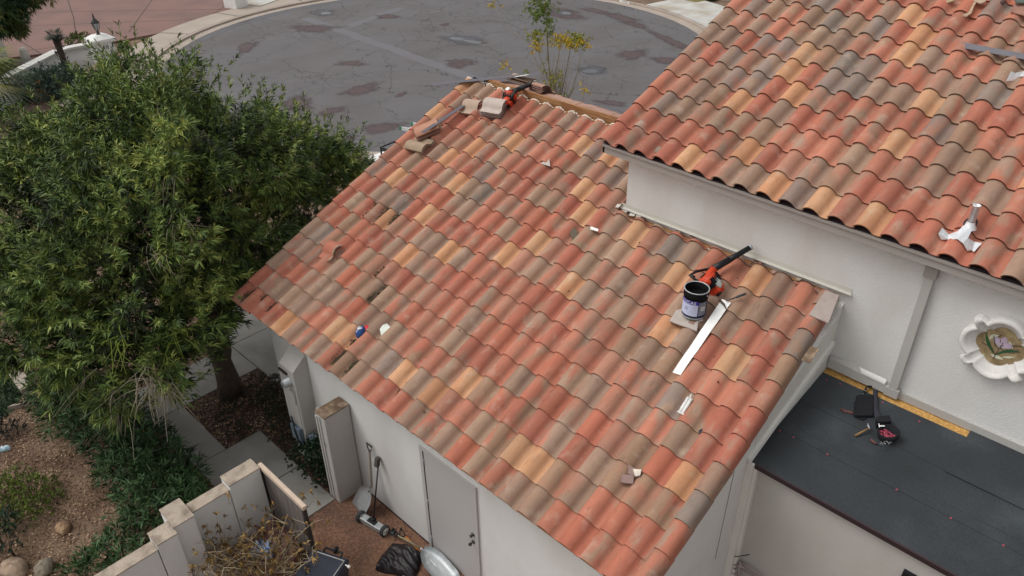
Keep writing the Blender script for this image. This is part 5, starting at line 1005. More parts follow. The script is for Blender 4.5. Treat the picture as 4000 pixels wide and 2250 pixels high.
ln = thing('lantern', 'small black and glass lantern on the white pillar cap', 'lantern', pc + (0, 0, 1.46)); lc = pc + (0, 0, 1.46)
b = MB(); b.lathe(lc, [(0, 0), (.09, 0), (.05, .05), (.04, .14), (.07, .16)], 10); b.lathe(lc, [(.17, .44), (.17, .46), (.06, .6), (.03, .66), (.035, .7), (.0, .86)], 8)
for k in range(6): a = k * math.pi / 3; b.tube([lc + (.075 * math.cos(a), .075 * math.sin(a), .16), lc + (.15 * math.cos(a), .15 * math.sin(a), .45)], .009, 5)
b.build('lantern_frame', M_steel, ln); b = MB(); b.lathe(lc, [(.06, .16), (.14, .44)], 6); b.build('glass', mat('frosted_glass', 'b9bdbb', .2), ln)
# corner of a white wall at the left edge, small statue, white post
b = MB(); p = GD(-12, 178); b.obox(p + (0, 0, .65), unit(np.array([1, -.5, 0])), unit(np.array([.5, 1, 0])), (0, 0, 1), (.6, .5, .65)); t = thing('pier', 'broad white pier with a sloping top at the left edge', 'pier', p); b.build('pier_body', M_stuccob, t); b = MB(); b.obox(p + (0, 0, 1.52), unit(np.array([1, -.5, .1])), unit(np.array([.5, 1, 0])), unit(np.array([-.1, 0, 1])), (.66, .56, .22)); b.build('pier_cap', M_stucco, t, bevel=.03)
p = GD(71, 164); b = MB(); b.lathe(p, [(.18, .05), (.17, .3), (.2, .42), (.14, .5), (.16, .6), (.12, .72), (0, .78)], 14); tag(b.build('garden_statue', mat('statue_stone', 'b5b0a8', .9, n1=(4, .2), bump=(6, .5))), 'small weathered stone figure in the dark bed behind the curved wall', 'statue')
p = GD(596, 22); b = MB(); b.obox(p + (0, 0, .55), unit(np.array([1, .3, 0])), unit(np.array([-.3, 1, 0])), (0, 0, 1), (.42, .42, .55)); tag(b.build('gate_pier', M_white), 'white pier cut off by the top edge of the photo by the driveway', 'pier')
sheet('sidewalk_slab', [GD(*p)[:2] for p in ((612, 16), (655, 22), (730, -6), (700, -14), (620, 4))], M_pale, .133)
b = MB(); mp = np.array([CX_ + (CR + .41) * math.cos(R_(85.0)), CY_ + (CR + .41) * math.sin(R_(85.0)), .03])
qn = GD(1563, 10); va = math.atan2(qn[1] - CY_, qn[0] - CX_); td = np.array([math.sin(va), -math.cos(va), 0]); nc = np.array([CX_ + (CR + .405) * math.cos(va), CY_ + (CR + .405) * math.sin(va), .065])
b.obox(nc, td, (0, 0, 1), (-math.cos(va), -math.sin(va), 0), (.36, .052, .004)); kn = tag(b.build('kerb_number', M_white), 'white painted panel with the number 1920 on the far kerb', 'kerb number')
text_on('1920', .11, lambda x, y: nc + td * x * 2.0 + np.array([0, 0, y]) - np.array([math.cos(va), math.sin(va), 0]) * .006).build('digits', M_black, kn)
sheet('lawn_patch', [GD(*p)[:2] for p in ((1672, -4), (1722, 6), (1748, 12), (1800, 4), (1860, -30), (1650, -30))], mat('dry_lawn', '7d7038', .95, n1=(3, .3), n2=(40, .3)), .14)
# ------------------------------------------------------------------ ladder and pickup beyond the left rake
t = thing('ladder', 'aluminium ladder end with green caps lying on the rack beyond the left rake', 'ladder', G(1590, 500, 1.9))
la, lb2 = G(1569, 502, 1.9), G(1614, 485, 1.9); ld_ = unit(G(1612, 509, 1.9) - la)
for e in (la, lb2):
    b = MB(); b.obox(e + ld_ * 1.6, ld_, np.cross((0, 0, 1), ld_), (0, 0, 1), (1.6, .014, .045)); b.build('rail', M_alu, t)
    b = MB(); b.obox(e - ld_ * .03, ld_, np.cross((0, 0, 1), ld_), (0, 0, 1), (.03, .02, .05)); b.build('end_cap', mat('green_plastic', '2f7d56', .5), t)
for k in range(10): b = MB(); b.tube([la + ld_ * (.15 + .3 * k), lb2 + ld_ * (.15 + .3 * k)], .016, 8); b.build('rung', M_alu, t)
# pickup: bed, cab, rack
pk = thing('pickup_truck', 'dark pickup with a black ladder rack parked beyond the left rake', 'pickup truck', (-3.6, 7.6, 0))
Mcar = mat('car_paint', '15161a', .25, n1=(1, 0), n2=(1, 0)); 
e1 = G(1420, 617, 1.35); e2 = G(1472, 642, 1.35); ux = unit((e2 - e1) * (1, 1, 0)); uy = np.array([-ux[1], ux[0], 0]); o3 = e1 * (1, 1, 0)
def tk(a, c_, z): return o3 + ux * a + uy * c_ + np.array([0, 0, z])
def tbox(b, a0, a1, c0_, c1, z0, z1_): return b.hexa([tk(a, c_, z) for z in (z0, z1_) for a, c_ in ((a0, c0_), (a1, c0_), (a1, c1), (a0, c1))])
b = MB(); tbox(b, 0, 5.2, 0, 1.85, .35, .95); tbox(b, 0, 2.0, 0, .08, .951, 1.33); tbox(b, 0, 2.0, 1.77, 1.85, .951, 1.33); tbox(b, 0, .08, .081, 1.769, .951, 1.33); b.build('truck_body', Mcar, pk, bevel=.03)
b = MB(); b.hexa([tk(a, c_, .951) for a, c_ in ((2.0, .03), (4.0, .03), (4.0, 1.82), (2.0, 1.82))] + [tk(a, c_, 1.75) for a, c_ in ((2.15, .15), (3.4, .15), (3.4, 1.7), (2.15, 1.7))]); b.build('cab', Mcar, pk, bevel=.05)
b = MB(); tbox(b, .04, 1.96, .05, 1.8, 1.335, 1.36); b.build('bed_cover', M_white, pk)
for a in (.9, 4.3):
    for c_ in (.02, 1.83): b = MB(); b.lathe(tk(a, c_, .36), [(0, -.1), (.3, -.1), (.36, -.07), (.36, .07), (.3, .1), (0, .1)], 20, np.array([ux, (0, 0, 1), uy])); b.build('wheel', M_black, pk)
rk = thing('ladder_rack', 'black folding steel frame standing up behind the left rake', 'rack', G(1487, 576, 1.8)); b = MB()
ra, rb, rc, rd = G(1487, 575, 1.8), G(1560, 548, 1.8), G(1560, 603, 1.8), G(1510, 572, 1.8)
b.tube([ra, G(1556, 548, 1.8), G(1620, 525, 1.8)], .022, 8); b.tube([ra, rc, G(1640, 640, 1.8)], .03, 8); b.tube([ra - (0, 0, .06), rc - (0, 0, .06), G(1640, 640, 1.74)], .02, 8)
for p in (ra, rc, G(1620, 525, 1.8)): b.tube([p, p * (1, 1, 0)], .022, 8)
b.build('steel_frame', M_black, rk)
# ------------------------------------------------------------------ vegetation
def lobes_to_tufts(lobes, dens, upb=.35, shell=(.72, 1.05), avoid=None):
    P, D = [], []
    for lx, ly, lz, lr in lobes:
        n = int(dens * lr * lr); d = rng.normal(size=(n, 3)); d /= np.linalg.norm(d, axis=1)[:, None]
        d[:, 2] = np.where(d[:, 2] < -.5, -d[:, 2], d[:, 2]); rr = lr * rng.uniform(shell[0], shell[1], n) * (1 + .12 * np.sin(d[:, 0] * 7 + lx * 3) * np.sin(d[:, 1] * 6 + ly * 5))
        p = np.array([lx, ly, lz]) + d * rr[:, None] * np.array([1, 1, .85]); dd = d + np.array([0, 0, upb]) + rng.normal(size=(n, 3)) * .3; P.append(p); D.append(dd / np.linalg.norm(dd, axis=1)[:, None])
    P, D = np.vstack(P), np.vstack(D)
    if avoid is not None: k = ~avoid(P); P, D = P[k], D[k]
    return P, D
def tuft_leaves(P, D, nl, L, W, cols, spread=(.35, 1.25), axis_len=.12, colvar=.25, droop=.25, clump=1.1):
    """nl narrow leaves round each tuft axis; 2 quads each"""
    n = len(P); P = np.repeat(P, nl, 0); D = np.repeat(D, nl, 0); N = len(P)
    a = rng.uniform(0, 2 * np.pi, N); th = rng.uniform(*spread, N); t = rng.uniform(0, 1, N)
    r_ = rng.normal(size=(N, 3)); u = np.cross(D, r_); u /= np.linalg.norm(u, axis=1)[:, None] + 1e-9; v = np.cross(D, u)
    ld = D * np.cos(th)[:, None] + (u * np.cos(a)[:, None] + v * np.sin(a)[:, None]) * np.sin(th)[:, None]
    l = L * rng.uniform(.65, 1.2, N); b = P + D * (t * axis_len)[:, None]; sd = np.cross(ld, D + rng.normal(size=(N, 3)) * .25); sd /= np.linalg.norm(sd, axis=1)[:, None] + 1e-9
    m = b + ld * (l * .45)[:, None]; e = b + ld * l[:, None]; e[:, 2] -= droop * l
    w_ = (W * .5 * rng.uniform(.8, 1.2, N))[:, None]
    V = np.stack([b, m + sd * w_, e, m - sd * w_], 1).reshape(-1, 3); F = np.arange(N * 4).reshape(-1, 4)
    cols = np.array([lin(c) for c in cols]); pid = np.repeat(np.arange(n), nl)
    # clump colour: smooth in space + per tuft
    s = .5 + .5 * np.sin(P[:, 0] * clump * 2.1 + 1) * np.sin(P[:, 1] * clump * 2.4 + 2) * np.cos(P[:, 2] * clump * 2.2)
    tr = rng.uniform(0, 1, n)[pid]; k = np.clip((s * .55 + tr * .6 + .12 * rng.normal(size=N)) * (len(cols) - 1), 0, len(cols) - 1.001); i = k.astype(int); f = (k - i)[:, None]
    C = cols[i] * (1 - f) + cols[i + 1] * f; C *= rng.uniform(1 - colvar, 1 + colvar, N)[:, None]
    return V, F, np.repeat(C, 4, 0)
# big tree by the garage corner
tb = np.array([-1.13, -.02, 0])
TR = thing('oleander_tree', 'large dark green narrow-leaved tree with yellowish tips in front of the garage corner', 'tree', tb)
def lob(px, py, z, r_): p = GD(px, py, z); return (*p, r_)
LB = [lob(*q) for q in ((345, 275, 4.6, .85), (430, 265, 4.6, .75), (290, 320, 4.3, .9), (480, 320, 4.3, .85), (560, 370, 4.1, .85), (630, 360, 3.8, .6), (240, 385, 4.1, .9), (150, 430, 3.8, .8), (90, 440, 3.6, .8), (380, 400, 4.3, 1.25), (500, 430, 4.1, 1.1), (620, 430, 3.7, 1.0), (720, 430, 3.2, .85), (790, 420, 3.0, .7), (845, 440, 2.7, .6),
    (40, 540, 3.2, .9), (160, 540, 3.6, 1.0), (290, 540, 3.8, 1.1), (420, 560, 3.7, 1.1), (540, 560, 3.3, .95), (640, 540, 2.8, .8), (730, 530, 2.4, .7), (800, 500, 2.3, .6), (870, 460, 2.4, .45), (0, 650, 2.9, .9), (110, 660, 3.1, 1.0), (240, 680, 3.2, 1.1), (370, 690, 3.2, 1.05), (480, 690, 2.7, .85), (560, 640, 2.5, .7), (650, 620, 2.0, .6),
    (70, 745, 2.7, .65), (150, 810, 2.5, .9), (280, 820, 2.6, .95), (400, 820, 2.4, .9), (465, 790, 2.2, .65), (200, 900, 2.0, .7), (330, 930, 1.9, .75), (430, 930, 1.8, .55), (520, 720, 2.1, .55), (580, 690, 1.9, .4), (360, 985, 1.6, .4), (620, 600, 3.0, .5), (690, 600, 1.6, .5))]
def inside_house(P): return (P[:, 0] > -.12) & (P[:, 1] > -.05) & (P[:, 2] < 5.2)
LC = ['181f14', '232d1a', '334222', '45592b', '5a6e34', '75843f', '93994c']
LBL = [lob(*q) for q in ((700, 650, 1.4, .55), (620, 700, 1.2, .5), (760, 570, 1.5, .5), (640, 640, .9, .5), (820, 520, 1.6, .4), (500, 620, 2.0, .8))]
CLM = []
for (x, y, z, r_) in LB:
    for _ in range(int(11 * r_ * r_) + 2):
        d = rng.normal(size=3); d[2] = abs(d[2]) * .9 - .25; d /= np.linalg.norm(d); k_ = rng.uniform(.78, 1.1); CLM.append((x + d[0] * r_ * k_, y + d[1] * r_ * k_, z + d[2] * r_ * k_ * .85, rng.uniform(.17, .33), *(d + (0, 0, .45))))
P, D, KB = [], [], []
for (x, y, z, r_, dx, dy, dz) in CLM:
    n_ = int(240 * r_ ** 1.5); d = rng.normal(size=(n_, 3)); d /= np.linalg.norm(d, axis=1)[:, None]; ax_ = unit(np.array([dx, dy, dz])); pp = np.array([x, y, z]) + d * (r_ * rng.uniform(.3, 1, n_))[:, None] + ax_ * (rng.uniform(-.1, .22, n_))[:, None]
    P.append(pp); D.append(d * .55 + ax_ + rng.normal(size=(n_, 3)) * .15); KB.append(np.full(n_, rng.uniform(.62, 1.38)))
P, D, KB = np.vstack(P), np.vstack(D), np.concatenate(KB); D /= np.linalg.norm(D, axis=1)[:, None]; kk = ~inside_house(P); P, D, KB = P[kk], D[kk], KB[kk]
# upright sprigs that break the outline: a line of tufts along each shoot
P2_, D2_ = lobes_to_tufts(LB, 64, upb=.9, shell=(.85, 1.05), avoid=inside_house)
k2 = rng.uniform(size=len(P2_)) < .5 + .5 * np.sin(P2_[:, 0] * 1.7) * np.cos(P2_[:, 1] * 1.9); P2_, D2_ = P2_[k2], D2_[k2]
ln2 = rng.uniform(.25, .75, len(P2_))
SP_ = [P2_ + D2_ * (ln2 * f)[:, None] + rng.normal(size=P2_.shape) * .012 for f in (0, .3, .6, .85, 1.05)]
V, F, C = tuft_leaves(P, D, 13, .165, .0215, LC, clump=.9, spread=(.25, 1.1)); C = C * np.repeat(KB, 13 * 4)[:, None]
V2, F2, C2_ = tuft_leaves(np.vstack(SP_), np.vstack([D2_] * 5), 9, .14, .022, ['303f22', '43572a', '5a6f34', '778742', '979b50'], spread=(.3, .95), axis_len=.1, clump=.9)
okk = ~inside_house(V2.reshape(-1, 4, 3).mean(1)); F2 = F2[okk]
fast('crown', np.vstack([V, V2]), np.vstack([F, F2 + len(V)]), M_leaf, TR, np.vstack([C, C2_]))
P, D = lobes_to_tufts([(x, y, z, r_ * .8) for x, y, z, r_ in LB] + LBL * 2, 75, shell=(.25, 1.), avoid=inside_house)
V, F, C = tuft_leaves(P, D, 12, .15, .03, LC[:3], clump=.9); fast('inner_foliage', V, F, M_leaf, TR, C)  # inner leaves use the darkest greens, deep crown shade put into their colour
b = MB(); b.tube([tb, tb + (.02, .02, .35), tb + (-.05, .02, .75), tb + (.02, .0, 1.0), tb + (-.06, .1, 1.35), tb + (-.2, .2, 1.9)], [.24, .2, .17, .21, .17, .15], 12); b.ell(tb + (.09, .02, .95), (.09, .08, .1), 8, 6, noise=.2); b.ell(tb + (-.1, 0, .9), (.07, .07, .09), 8, 6, noise=.2)
for x, y, z, r_ in LB[::3]:
    a = tb + (-.1, .2, 1.6); e = np.array([x, y, z]); m1 = a * .6 + e * .4 + (0, 0, -.25); b.tube([a, m1, a * .25 + e * .75, e], [.085, .05, .03, .012], 7)
b.build('trunk', M_bark, TR)
M_pt = mat('pale_twig', '8f8672', .9, n1=(8, .2)); M_ys = mat('yellow_shoot', '7d8c34', .7, n1=(8, .2))   # bare pale twigs and yellow shoots
def spray(bb, c, d, n, L, r0, curve=.5, spread=.5):
    for _ in range(n):
        dd = unit(np.array(d) + rng.normal(size=3) * spread); l = L * random.uniform(.5, 1.1); s_ = rng.normal(size=3) * curve; p = np.array(c, float) + rng.normal(size=3) * .08; q = [p + dd * l * t + s_ * l * t * t * .5 + np.array([0, 0, -.3 * l * t * t]) for t in (0, .25, .5, .75, 1)]
        bb.tube(q, [r0, r0, r0 * .8, r0 * .6, r0 * .35], 4, False)
def near(px, py, z, dd=0.): p = GD(px, py, z); return p + unit(CAM - p) * dd
for px, py, z, n, d in ((490, 190, 4.9, 12, (.4, -.2, .5)), (520, 250, 4.7, 12, (.6, -.2, -.2)), (400, 300, 4.9, 10, (-.6, -.2, 0)), (300, 320, 4.8, 9, (-.4, -.3, -.2)), (500, 340, 4.6, 14, (.2, -.4, -.7)), (330, 470, 4.3, 14, (-.2, -.3, -.9)), (410, 470, 4.4, 16, (.1, -.3, -1)), (440, 560, 4.1, 12, (.2, -.2, -1)), (280, 600, 3.9, 12, (-.3, -.3, -1)), (390, 640, 3.9, 8, (0, -.3, -1)), (450, 620, 3.7, 8, (.1, -.2, -1)), (380, 960, 2.0, 22, (.1, -.4, -1)), (300, 990, 1.7, 12, (-.2, -.2, -1)), (230, 930, 2.0, 10, (-.3, -.2, -.9)), (430, 980, 1.7, 12, (.1, -.3, -1)), (560, 480, 3.7, 8, (.3, -.2, -.4))):
    b = MB(); spray(b, near(px, py, z, .2 if py < 900 else .55), d, n if py < 900 else n * 2, .38 if py < 900 else .45, .0045 if py < 900 else .006, .8, .7); b.build('bare_twig', M_pt, TR)
for px, py, z, n, d in ((730, 480, 3.2, 24, (.3, -.3, -.3)), (130, 640, 3.7, 18, (.3, -.3, .1)), (100, 700, 3.3, 14, (.3, -.4, -.1)), (300, 850, 2.9, 14, (.4, -.4, -.2)), (40, 760, 2.9, 12, (-.2, -.5, 0)), (450, 840, 2.5, 12, (.2, -.3, -.5)), (320, 230, 5.1, 12, (-.2, 0, .6)), (250, 330, 4.9, 10, (-.3, 0, .5)), (520, 200, 4.9, 9, (.4, 0, .5)), (200, 440, 4.4, 12, (-.2, -.3, .3)), (600, 600, 3.0, 8, (.3, -.3, -.3))):
    b2 = MB(); spray(b2, near(px, py, z, .3), d, n, .4, .005, .6, .6); b2.build('yellow_shoot', M_ys, TR)
# low plants
def shrub(name, label, cat, lobes, dens, nl, L, W, cols, kind=None, grp=None, stem=None, shell=(.55, 1.05), upb=.5, spread=(.3, 1.2), zmin=.02):
    c = np.array(lobes[0][:3]) * (1, 1, 0); t = thing(name, label, cat, c, grp); P, D = lobes_to_tufts(lobes, dens, upb, shell); k = P[:, 2] > zmin; P, D = P[k], D[k]
    V, F, C = tuft_leaves(P, D, nl, L, W, cols, spread=spread, axis_len=L * .7, droop=.1); fast('foliage', V, F, M_leaf, t, C)
    b = MB()
    for x, y, z, r_ in lobes[:8]: b.tube([(x, y, 0), (x + .03, y, z * .7), (x + .05, y + .03, z + r_ * .4)], [.018, .013, .005], 5)
    b.build('stems', M_bark, t); return t
def gl(px, py, z, r_): p = GD(px, py, z); return (*p, r_)
OC = ['1a2818', '24381f', '304826', '3e5a30', '52704a']
shrub('oleander_hedge', 'long low hedge of narrow dark leaves between the mulch and the walkway', 'hedge', [gl(*q) for q in ((130, 985, .35, .42), (200, 990, .4, .42), (170, 1040, .4, .45), (240, 1060, .45, .45), (300, 1040, .45, .42), (290, 1110, .45, .45), (350, 1110, .45, .42), (350, 1170, .45, .45), (420, 1160, .4, .4), (300, 1180, .35, .32), (400, 1220, .45, .42), (460, 1210, .4, .36), (360, 1250, .4, .4), (440, 1270, .4, .38), (480, 1260, .3, .28), (390, 1300, .35, .32), (250, 1010, .5, .4))], 560, 9, .16, .024, OC, spread=(.3, 1.4))
shrub('oleander_shrub', 'low dark narrow-leaved shrub at the bottom beside the garden wall', 'shrub', [gl(*q) for q in ((300, 1370, .3, .28), (360, 1360, .25, .22), (260, 1420, .3, .3), (330, 1430, .3, .3), (210, 1449, .25, .25), (390, 1380, .2, .16))], 520, 9, .15, .023, OC + ['3a2f22'])
shrub('groundcover', 'yellow-green spreading ground cover on the mulch at the left edge', 'ground cover', [gl(*q) for q in ((10, 1240, .12, .3), (70, 1230, .12, .3), (120, 1230, .08, .22), (30, 1290, .12, .3), (90, 1280, .12, .26), (140, 1260, .06, .16), (-30, 1260, .12, .3), (40, 1200, .1, .2))], 1500, 8, .05, .014, ['273315', '3c4c1c', '55651f', '6c7a2c'])
shrub('dark_shrub', 'dark low shrub at the left edge beside the short concrete edging', 'shrub', [gl(*q) for q in ((0, 1075, .12, .24), (40, 1082, .1, .16), (-30, 1090, .15, .28))], 900, 8, .06, .016, ['14181a', '1b2320', '242c26'])
shrub('dark_shrub', 'dark green shrub cut off at the left edge below the ground cover', 'shrub', [gl(*q) for q in ((-10, 1340, .3, .3), (20, 1370, .25, .2), (10, 1310, .2, .22))], 900, 8, .07, .016, ['10201a', '183020', '224028'])
shrub('boxwood_shrub', 'dark rounded shrub against the meter column and wall stub', 'shrub', [(1.75, -.02, .35, .34), (2.0, .02, .3, .3), (1.5, -.12, .3, .26), (2.1, -.1, .22, .2), (1.85, .05, .6, .22)], 1500, 9, .045, .022, ['121c12', '182818', '20361e', '28401f'])
shrub('bedding_plant', 'low dark feathery plants in the bed right of the tree trunk', 'ground cover', [(-.7, .35, .12, .3), (-.3, .3, .12, .3), (.0, .35, .12, .3), (.2, .2, .12, .25), (.5, .05, .1, .22), (.8, .1, .1, .22), (-.4, .6, .1, .28), (1.0, -.02, .08, .18)], 900, 8, .06, .012, ['141a10', '1c2614', '28341a'])
shrub('bedding_plant', 'small tuft of dark green plant beside the foot of the tree trunk', 'ground cover', [(-.62, -.3, .12, .2), (-.5, -.45, .08, .14)], 1100, 8, .06, .012, ['161e10', '222c14', '303a1a'])
shrub('bedding_plant', 'small dark tuft on the mulch between walkway slab and trunk', 'ground cover', [(-.1, -.42, .08, .17), (.05, -.38, .06, .12)], 1100, 8, .05, .012, ['161e10', '222c14', '2c3a1a'])
shrub('creeping_juniper', 'spreading blue green bush in front of the curved white wall', 'bush', [gl(*q) for q in ((95, 228, .3, .75), (130, 215, .35, .8), (165, 205, .35, .7), (195, 205, .3, .5), (120, 240, .2, .5))], 420, 9, .13, .03, ['24352f', '33473c', '46594c', '5a6b5a'], upb=.9)
shrub('round_shrub', 'small round yellow-green shrub behind the curved wall', 'shrub', [gl(202, 112, .45, .55)], 900, 9, .09, .035, ['2a3312', '46521a', '64701e'])
shrub('dark_shrub', 'dark planting in the bed at the left edge behind the curved wall', 'shrub', [gl(*q) for q in ((10, 188, .4, .6), (-20, 200, .4, .6), (35, 200, .3, .4))], 500, 9, .11, .03, ['1a2016', '262e1e', '343c24'])
# lawn blades
n = 14000; P = np.stack([rng.uniform(-8, -3.5, n), rng.uniform(-5.5, -2.68, n), np.full(n, .01)], 1); P = P[(P[:, 0] < -4) | (P[:, 1] < -2.66 - (P[:, 0] + 4) * .9)]
D = rng.normal(size=P.shape) * .3 + (0, 0, 1); D /= np.linalg.norm(D, axis=1)[:, None]; V, F, C = tuft_leaves(P, D, 4, .06, .012, ['142414', '1c3319', '26421e'], spread=(.1, .7), axis_len=.01)
tag(fast('lawn_grass', V, F, M_leaf, None, C), 'short dark green lawn grass at the lower left edge', 'grass', kind='stuff')
# leaf litter and bark chips on the mulch
n = 42000; P = np.stack([rng.uniform(-5, 2.5, n), rng.uniform(-7, .75, n), rng.uniform(.012, .03, n)], 1)
def inrect(P, x0, x1, y0, y1): return (P[:, 0] > x0) & (P[:, 0] < x1) & (P[:, 1] > y0) & (P[:, 1] < y1)
bad = inrect(P, -2.5, 2.42, -1.36, -.78) | inrect(P, .13, 2.42, -1.36, -.15) | inrect(P, -2.5, -1.4, -1.9, .75) | inrect(P, 2.35, 3, -7, 0) | ((P[:, 0] < -3.6) & (P[:, 1] < -2.6 - np.maximum(0, P[:, 0] + 4) * .9)) | inrect(P, .3, 2.5, .2, 2)
P = P[~bad]; D = rng.normal(size=P.shape); D[:, 2] = np.abs(D[:, 2]) * .2; D /= np.linalg.norm(D, axis=1)[:, None]
V, F, C = tuft_leaves(P, D, 1, .045, .022, ['47362a', '6a5240', '8a6e56', 'a68a6e', 'c0a684'], spread=(0, .3), axis_len=.0, droop=0, clump=3)
tag(fast('leaf_litter', V, F, M_leaf, None, C), 'tan and brown leaf litter and wood chips covering the planting beds', 'leaf litter', kind='stuff')
n = 9000; P = np.stack([rng.uniform(2.42, 8, n), rng.uniform(-3.5, .3, n), np.full(n, .014)], 1); D = rng.normal(size=P.shape); D[:, 2] = .05; D /= np.linalg.norm(D, axis=1)[:, None]
V, F, C = tuft_leaves(P, D, 1, .014, .010, ['5a3826', '8a6040', 'b48a64', '402820'], spread=(0, .3), axis_len=0, droop=0); tag(fast('gravel', V, F, M_leaf, None, C), 'small loose brown grit scattered over the red-brown patio', 'gravel', kind='stuff')
# path light in the bed
p = GD(641, 942); p = np.array([-.55, .62, 0]); t = thing('path_light', 'small dark mushroom path light at the walkway edge right of the trunk', 'path light', p); b = MB(); b.tube([p, p + (0, 0, .38)], .012, 6); b.build('stem', M_steel, t); b = MB(); b.lathe(p, [(0, .44), (.07, .40), (.09, .37), (.02, .36)], 14); b.build('shade', M_steel, t)
# small palm by the curved wall
def frond(bb, c, d, L, nl, ll, lw, col, fan=False, droop=.5):
    d = unit(np.array(d, float)); s_ = unit(np.cross(d, (0, 0, 1))); bb.col = lin(col)
    if fan:
        hub = c + d * L; 
        for k in range(nl):
            a = R_(-110 + 220 * k / (nl - 1)); dd = d * math.cos(a) + s_ * math.sin(a); e = hub + dd * ll - np.array([0, 0, droop * ll * .4]); m_ = hub + dd * ll * .5; w_ = unit(np.cross(dd, (0, 0, 1))) * lw; bb.add([hub, m_ + w_, e, m_ - w_], [(0, 1, 2, 3)])
        bb.tube([c, hub], .012, 4, False)
    else:
        for k in range(nl):
            f = .15 + .85 * k / nl; p = c + d * L * f - np.array([0, 0, droop * L * f * f])
            for sg in (-1, 1): e = p + (d * .6 + s_ * sg) * ll * (1 - .6 * f) - np.array([0, 0, .1]); w_ = d * lw; bb.add([p - w_, p + w_, e], [(0, 1, 2)])
p = GD(177, 203); t = thing('small_palm', 'small shaggy-trunked fan palm in front of the curved white wall', 'palm', p); hT = 1.6
b = MB(); b.tube([p, p + (-.03, 0, hT * .5), p + (-.08, 0, hT)], [.13, .11, .13], 10)
for k in range(60): a = random.uniform(0, 6.3); z = random.uniform(.1, hT); q = p + (.11 * math.cos(a) - .04, .15 * math.sin(a), z); b.tube([q, q + (.07 * math.cos(a), .07 * math.sin(a), .08)], [.02, .008], 4)
b.build('trunk', M_bark, t); b = MB()
for k in range(18): a = k * 2.4; el = random.uniform(-.1, 1.1); frond(b, p + (-.08, 0, hT), (math.cos(a) * math.cos(el), math.sin(a) * math.cos(el), math.sin(el)), .22, 11, .34, .022, random.choice(['26331f', '33432a', '1e2a18']), True)
b.build('crown', M_leaf, t, attr=True)
# fan palm at the left edge
p = GD(-8, 385); t = thing('fan_palm', 'fan palm with long yellow-green fronds reaching in at the left edge', 'palm', p); b = MB(); b.tube([p, p + (0, 0, 2.1)], [.2, .17], 10); b.build('trunk', M_bark, t); b = MB()
for k in range(22): a = k * 2.4; el = random.uniform(-.5, 1.2); frond(b, p + (0, 0, 2.1), (math.cos(a) * math.cos(el), math.sin(a) * math.cos(el), math.sin(el)), .9, 23, 1.2, .032, random.choice(['4a5824', '6c7430', '8c8638', '36441e']), True, .7)
b.build('crown', M_leaf, t, attr=True)
# tree overhanging the top left corner
p = GD(-60, 150); t = thing('mesquite_tree', 'fine-leaved green tree reaching in at the top left corner', 'tree', p); LBm = [gl(*q) for q in ((-5, 20, 3.5, .8), (-40, 50, 3.2, 1.1), (30, 5, 3.6, .6), (62, -8, 3.6, .5), (20, 68, 2.9, .38), (40, 76, 2.8, .25), (0, 62, 2.9, .5), (-50, 0, 3.8, 1.2), (90, -12, 3.7, .45), (78, 8, 3.3, .22))]
P, D = lobes_to_tufts(LBm, 600, -.2, (.4, 1.05)); V, F, C = tuft_leaves(P, D, 12, .16, .035, ['16281a', '20381f', '304a26', '4c5c2c', '6a6030'], axis_len=.2, droop=.5); fast('crown', V, F, M_leaf, t, C)
b = MB(); b.tube([p, p + (.1, 0, 1.5), p + (.3, .2, 3)], [.2, .15, .08], 8)
for x, y, z, r_ in LBm[::2]: b.tube([p + (.1, 0, 1.6), (p + np.array([x, y, z])) / 2 + (0, 0, .9), (x, y, z)], [.08, .05, .02], 6)
b.build('trunk', M_bark, t)
# thin yellowing sapling behind the ridge
SY = 12.5; base = HY(1402 * K, 300 * K, SY) * (1, 1, 0); t = thing('sapling', 'thin sapling with yellowing leaves and bare stems behind the ridge', 'tree', base); b = MB(); tp, td_, tc_ = [], [], []
def st(pts, r0): 
    q = [HY(x * K, y * K, SY + dy) for x, y, dy in pts]; b.tube(q, list(np.linspace(r0, r0 * .35, len(q))), 5)
b.tube([base, HY(1402 * K, 300 * K, SY)], [.05, .035], 6)
for pts, r0 in (([(1402, 300, 0), (1385, 220, 0), (1378, 130, 0), (1375, 60, 0), (1372, 0, 0), (1370, -30, 0)], .03), ([(1402, 300, 0), (1420, 200, .2), (1430, 150, .3), (1440, 95, .3), (1452, 80, .3)], .018), ([(1400, 290, 0), (1395, 200, -.3), (1405, 140, -.3), (1412, 100, -.3), (1404, 85, -.3)], .018), ([(1400, 290, 0), (1370, 210, .3), (1350, 160, .4), (1335, 110, .4), (1310, 95, .4), (1270, 60, .4), (1240, 5, .4)], .014), ([(1400, 290, 0), (1350, 240, .1), (1300, 195, .2), (1270, 180, .2)], .012), ([(1400, 290, 0), (1440, 230, -.2), (1456, 170, -.3), (1462, 130, -.3)], .012), ([(1400, 290, 0), (1330, 260, .1), (1290, 230, .1), (1255, 160, .1)], .010), ([(1385, 220, 0), (1362, 150, .1), (1345, 100, .1), (1352, 88, .1)], .012), ([(1402, 290, 0), (1430, 240, .1), (1450, 215, .1), (1474, 190, .1)], .009), ([(1400, 290, 0), (1375, 230, -.1), (1360, 200, -.1), (1340, 240, -.1)], .009)):
    st(pts, r0)
for _ in range(60):
    x = random.gauss(1405, 28); y = random.uniform(150, 250); dy = random.uniform(-.4, .4); st([(1400 + (x - 1400) * .3, 290, dy * .3), (x, y + 20, dy), (x + random.gauss(0, 8), y - random.uniform(10, 40), dy)], .006)
b.build('trunk', mat('sapling_bark', '8a7c66', .9, n1=(8, .2)), t)
Ps, Ds, Cs = [], [], []
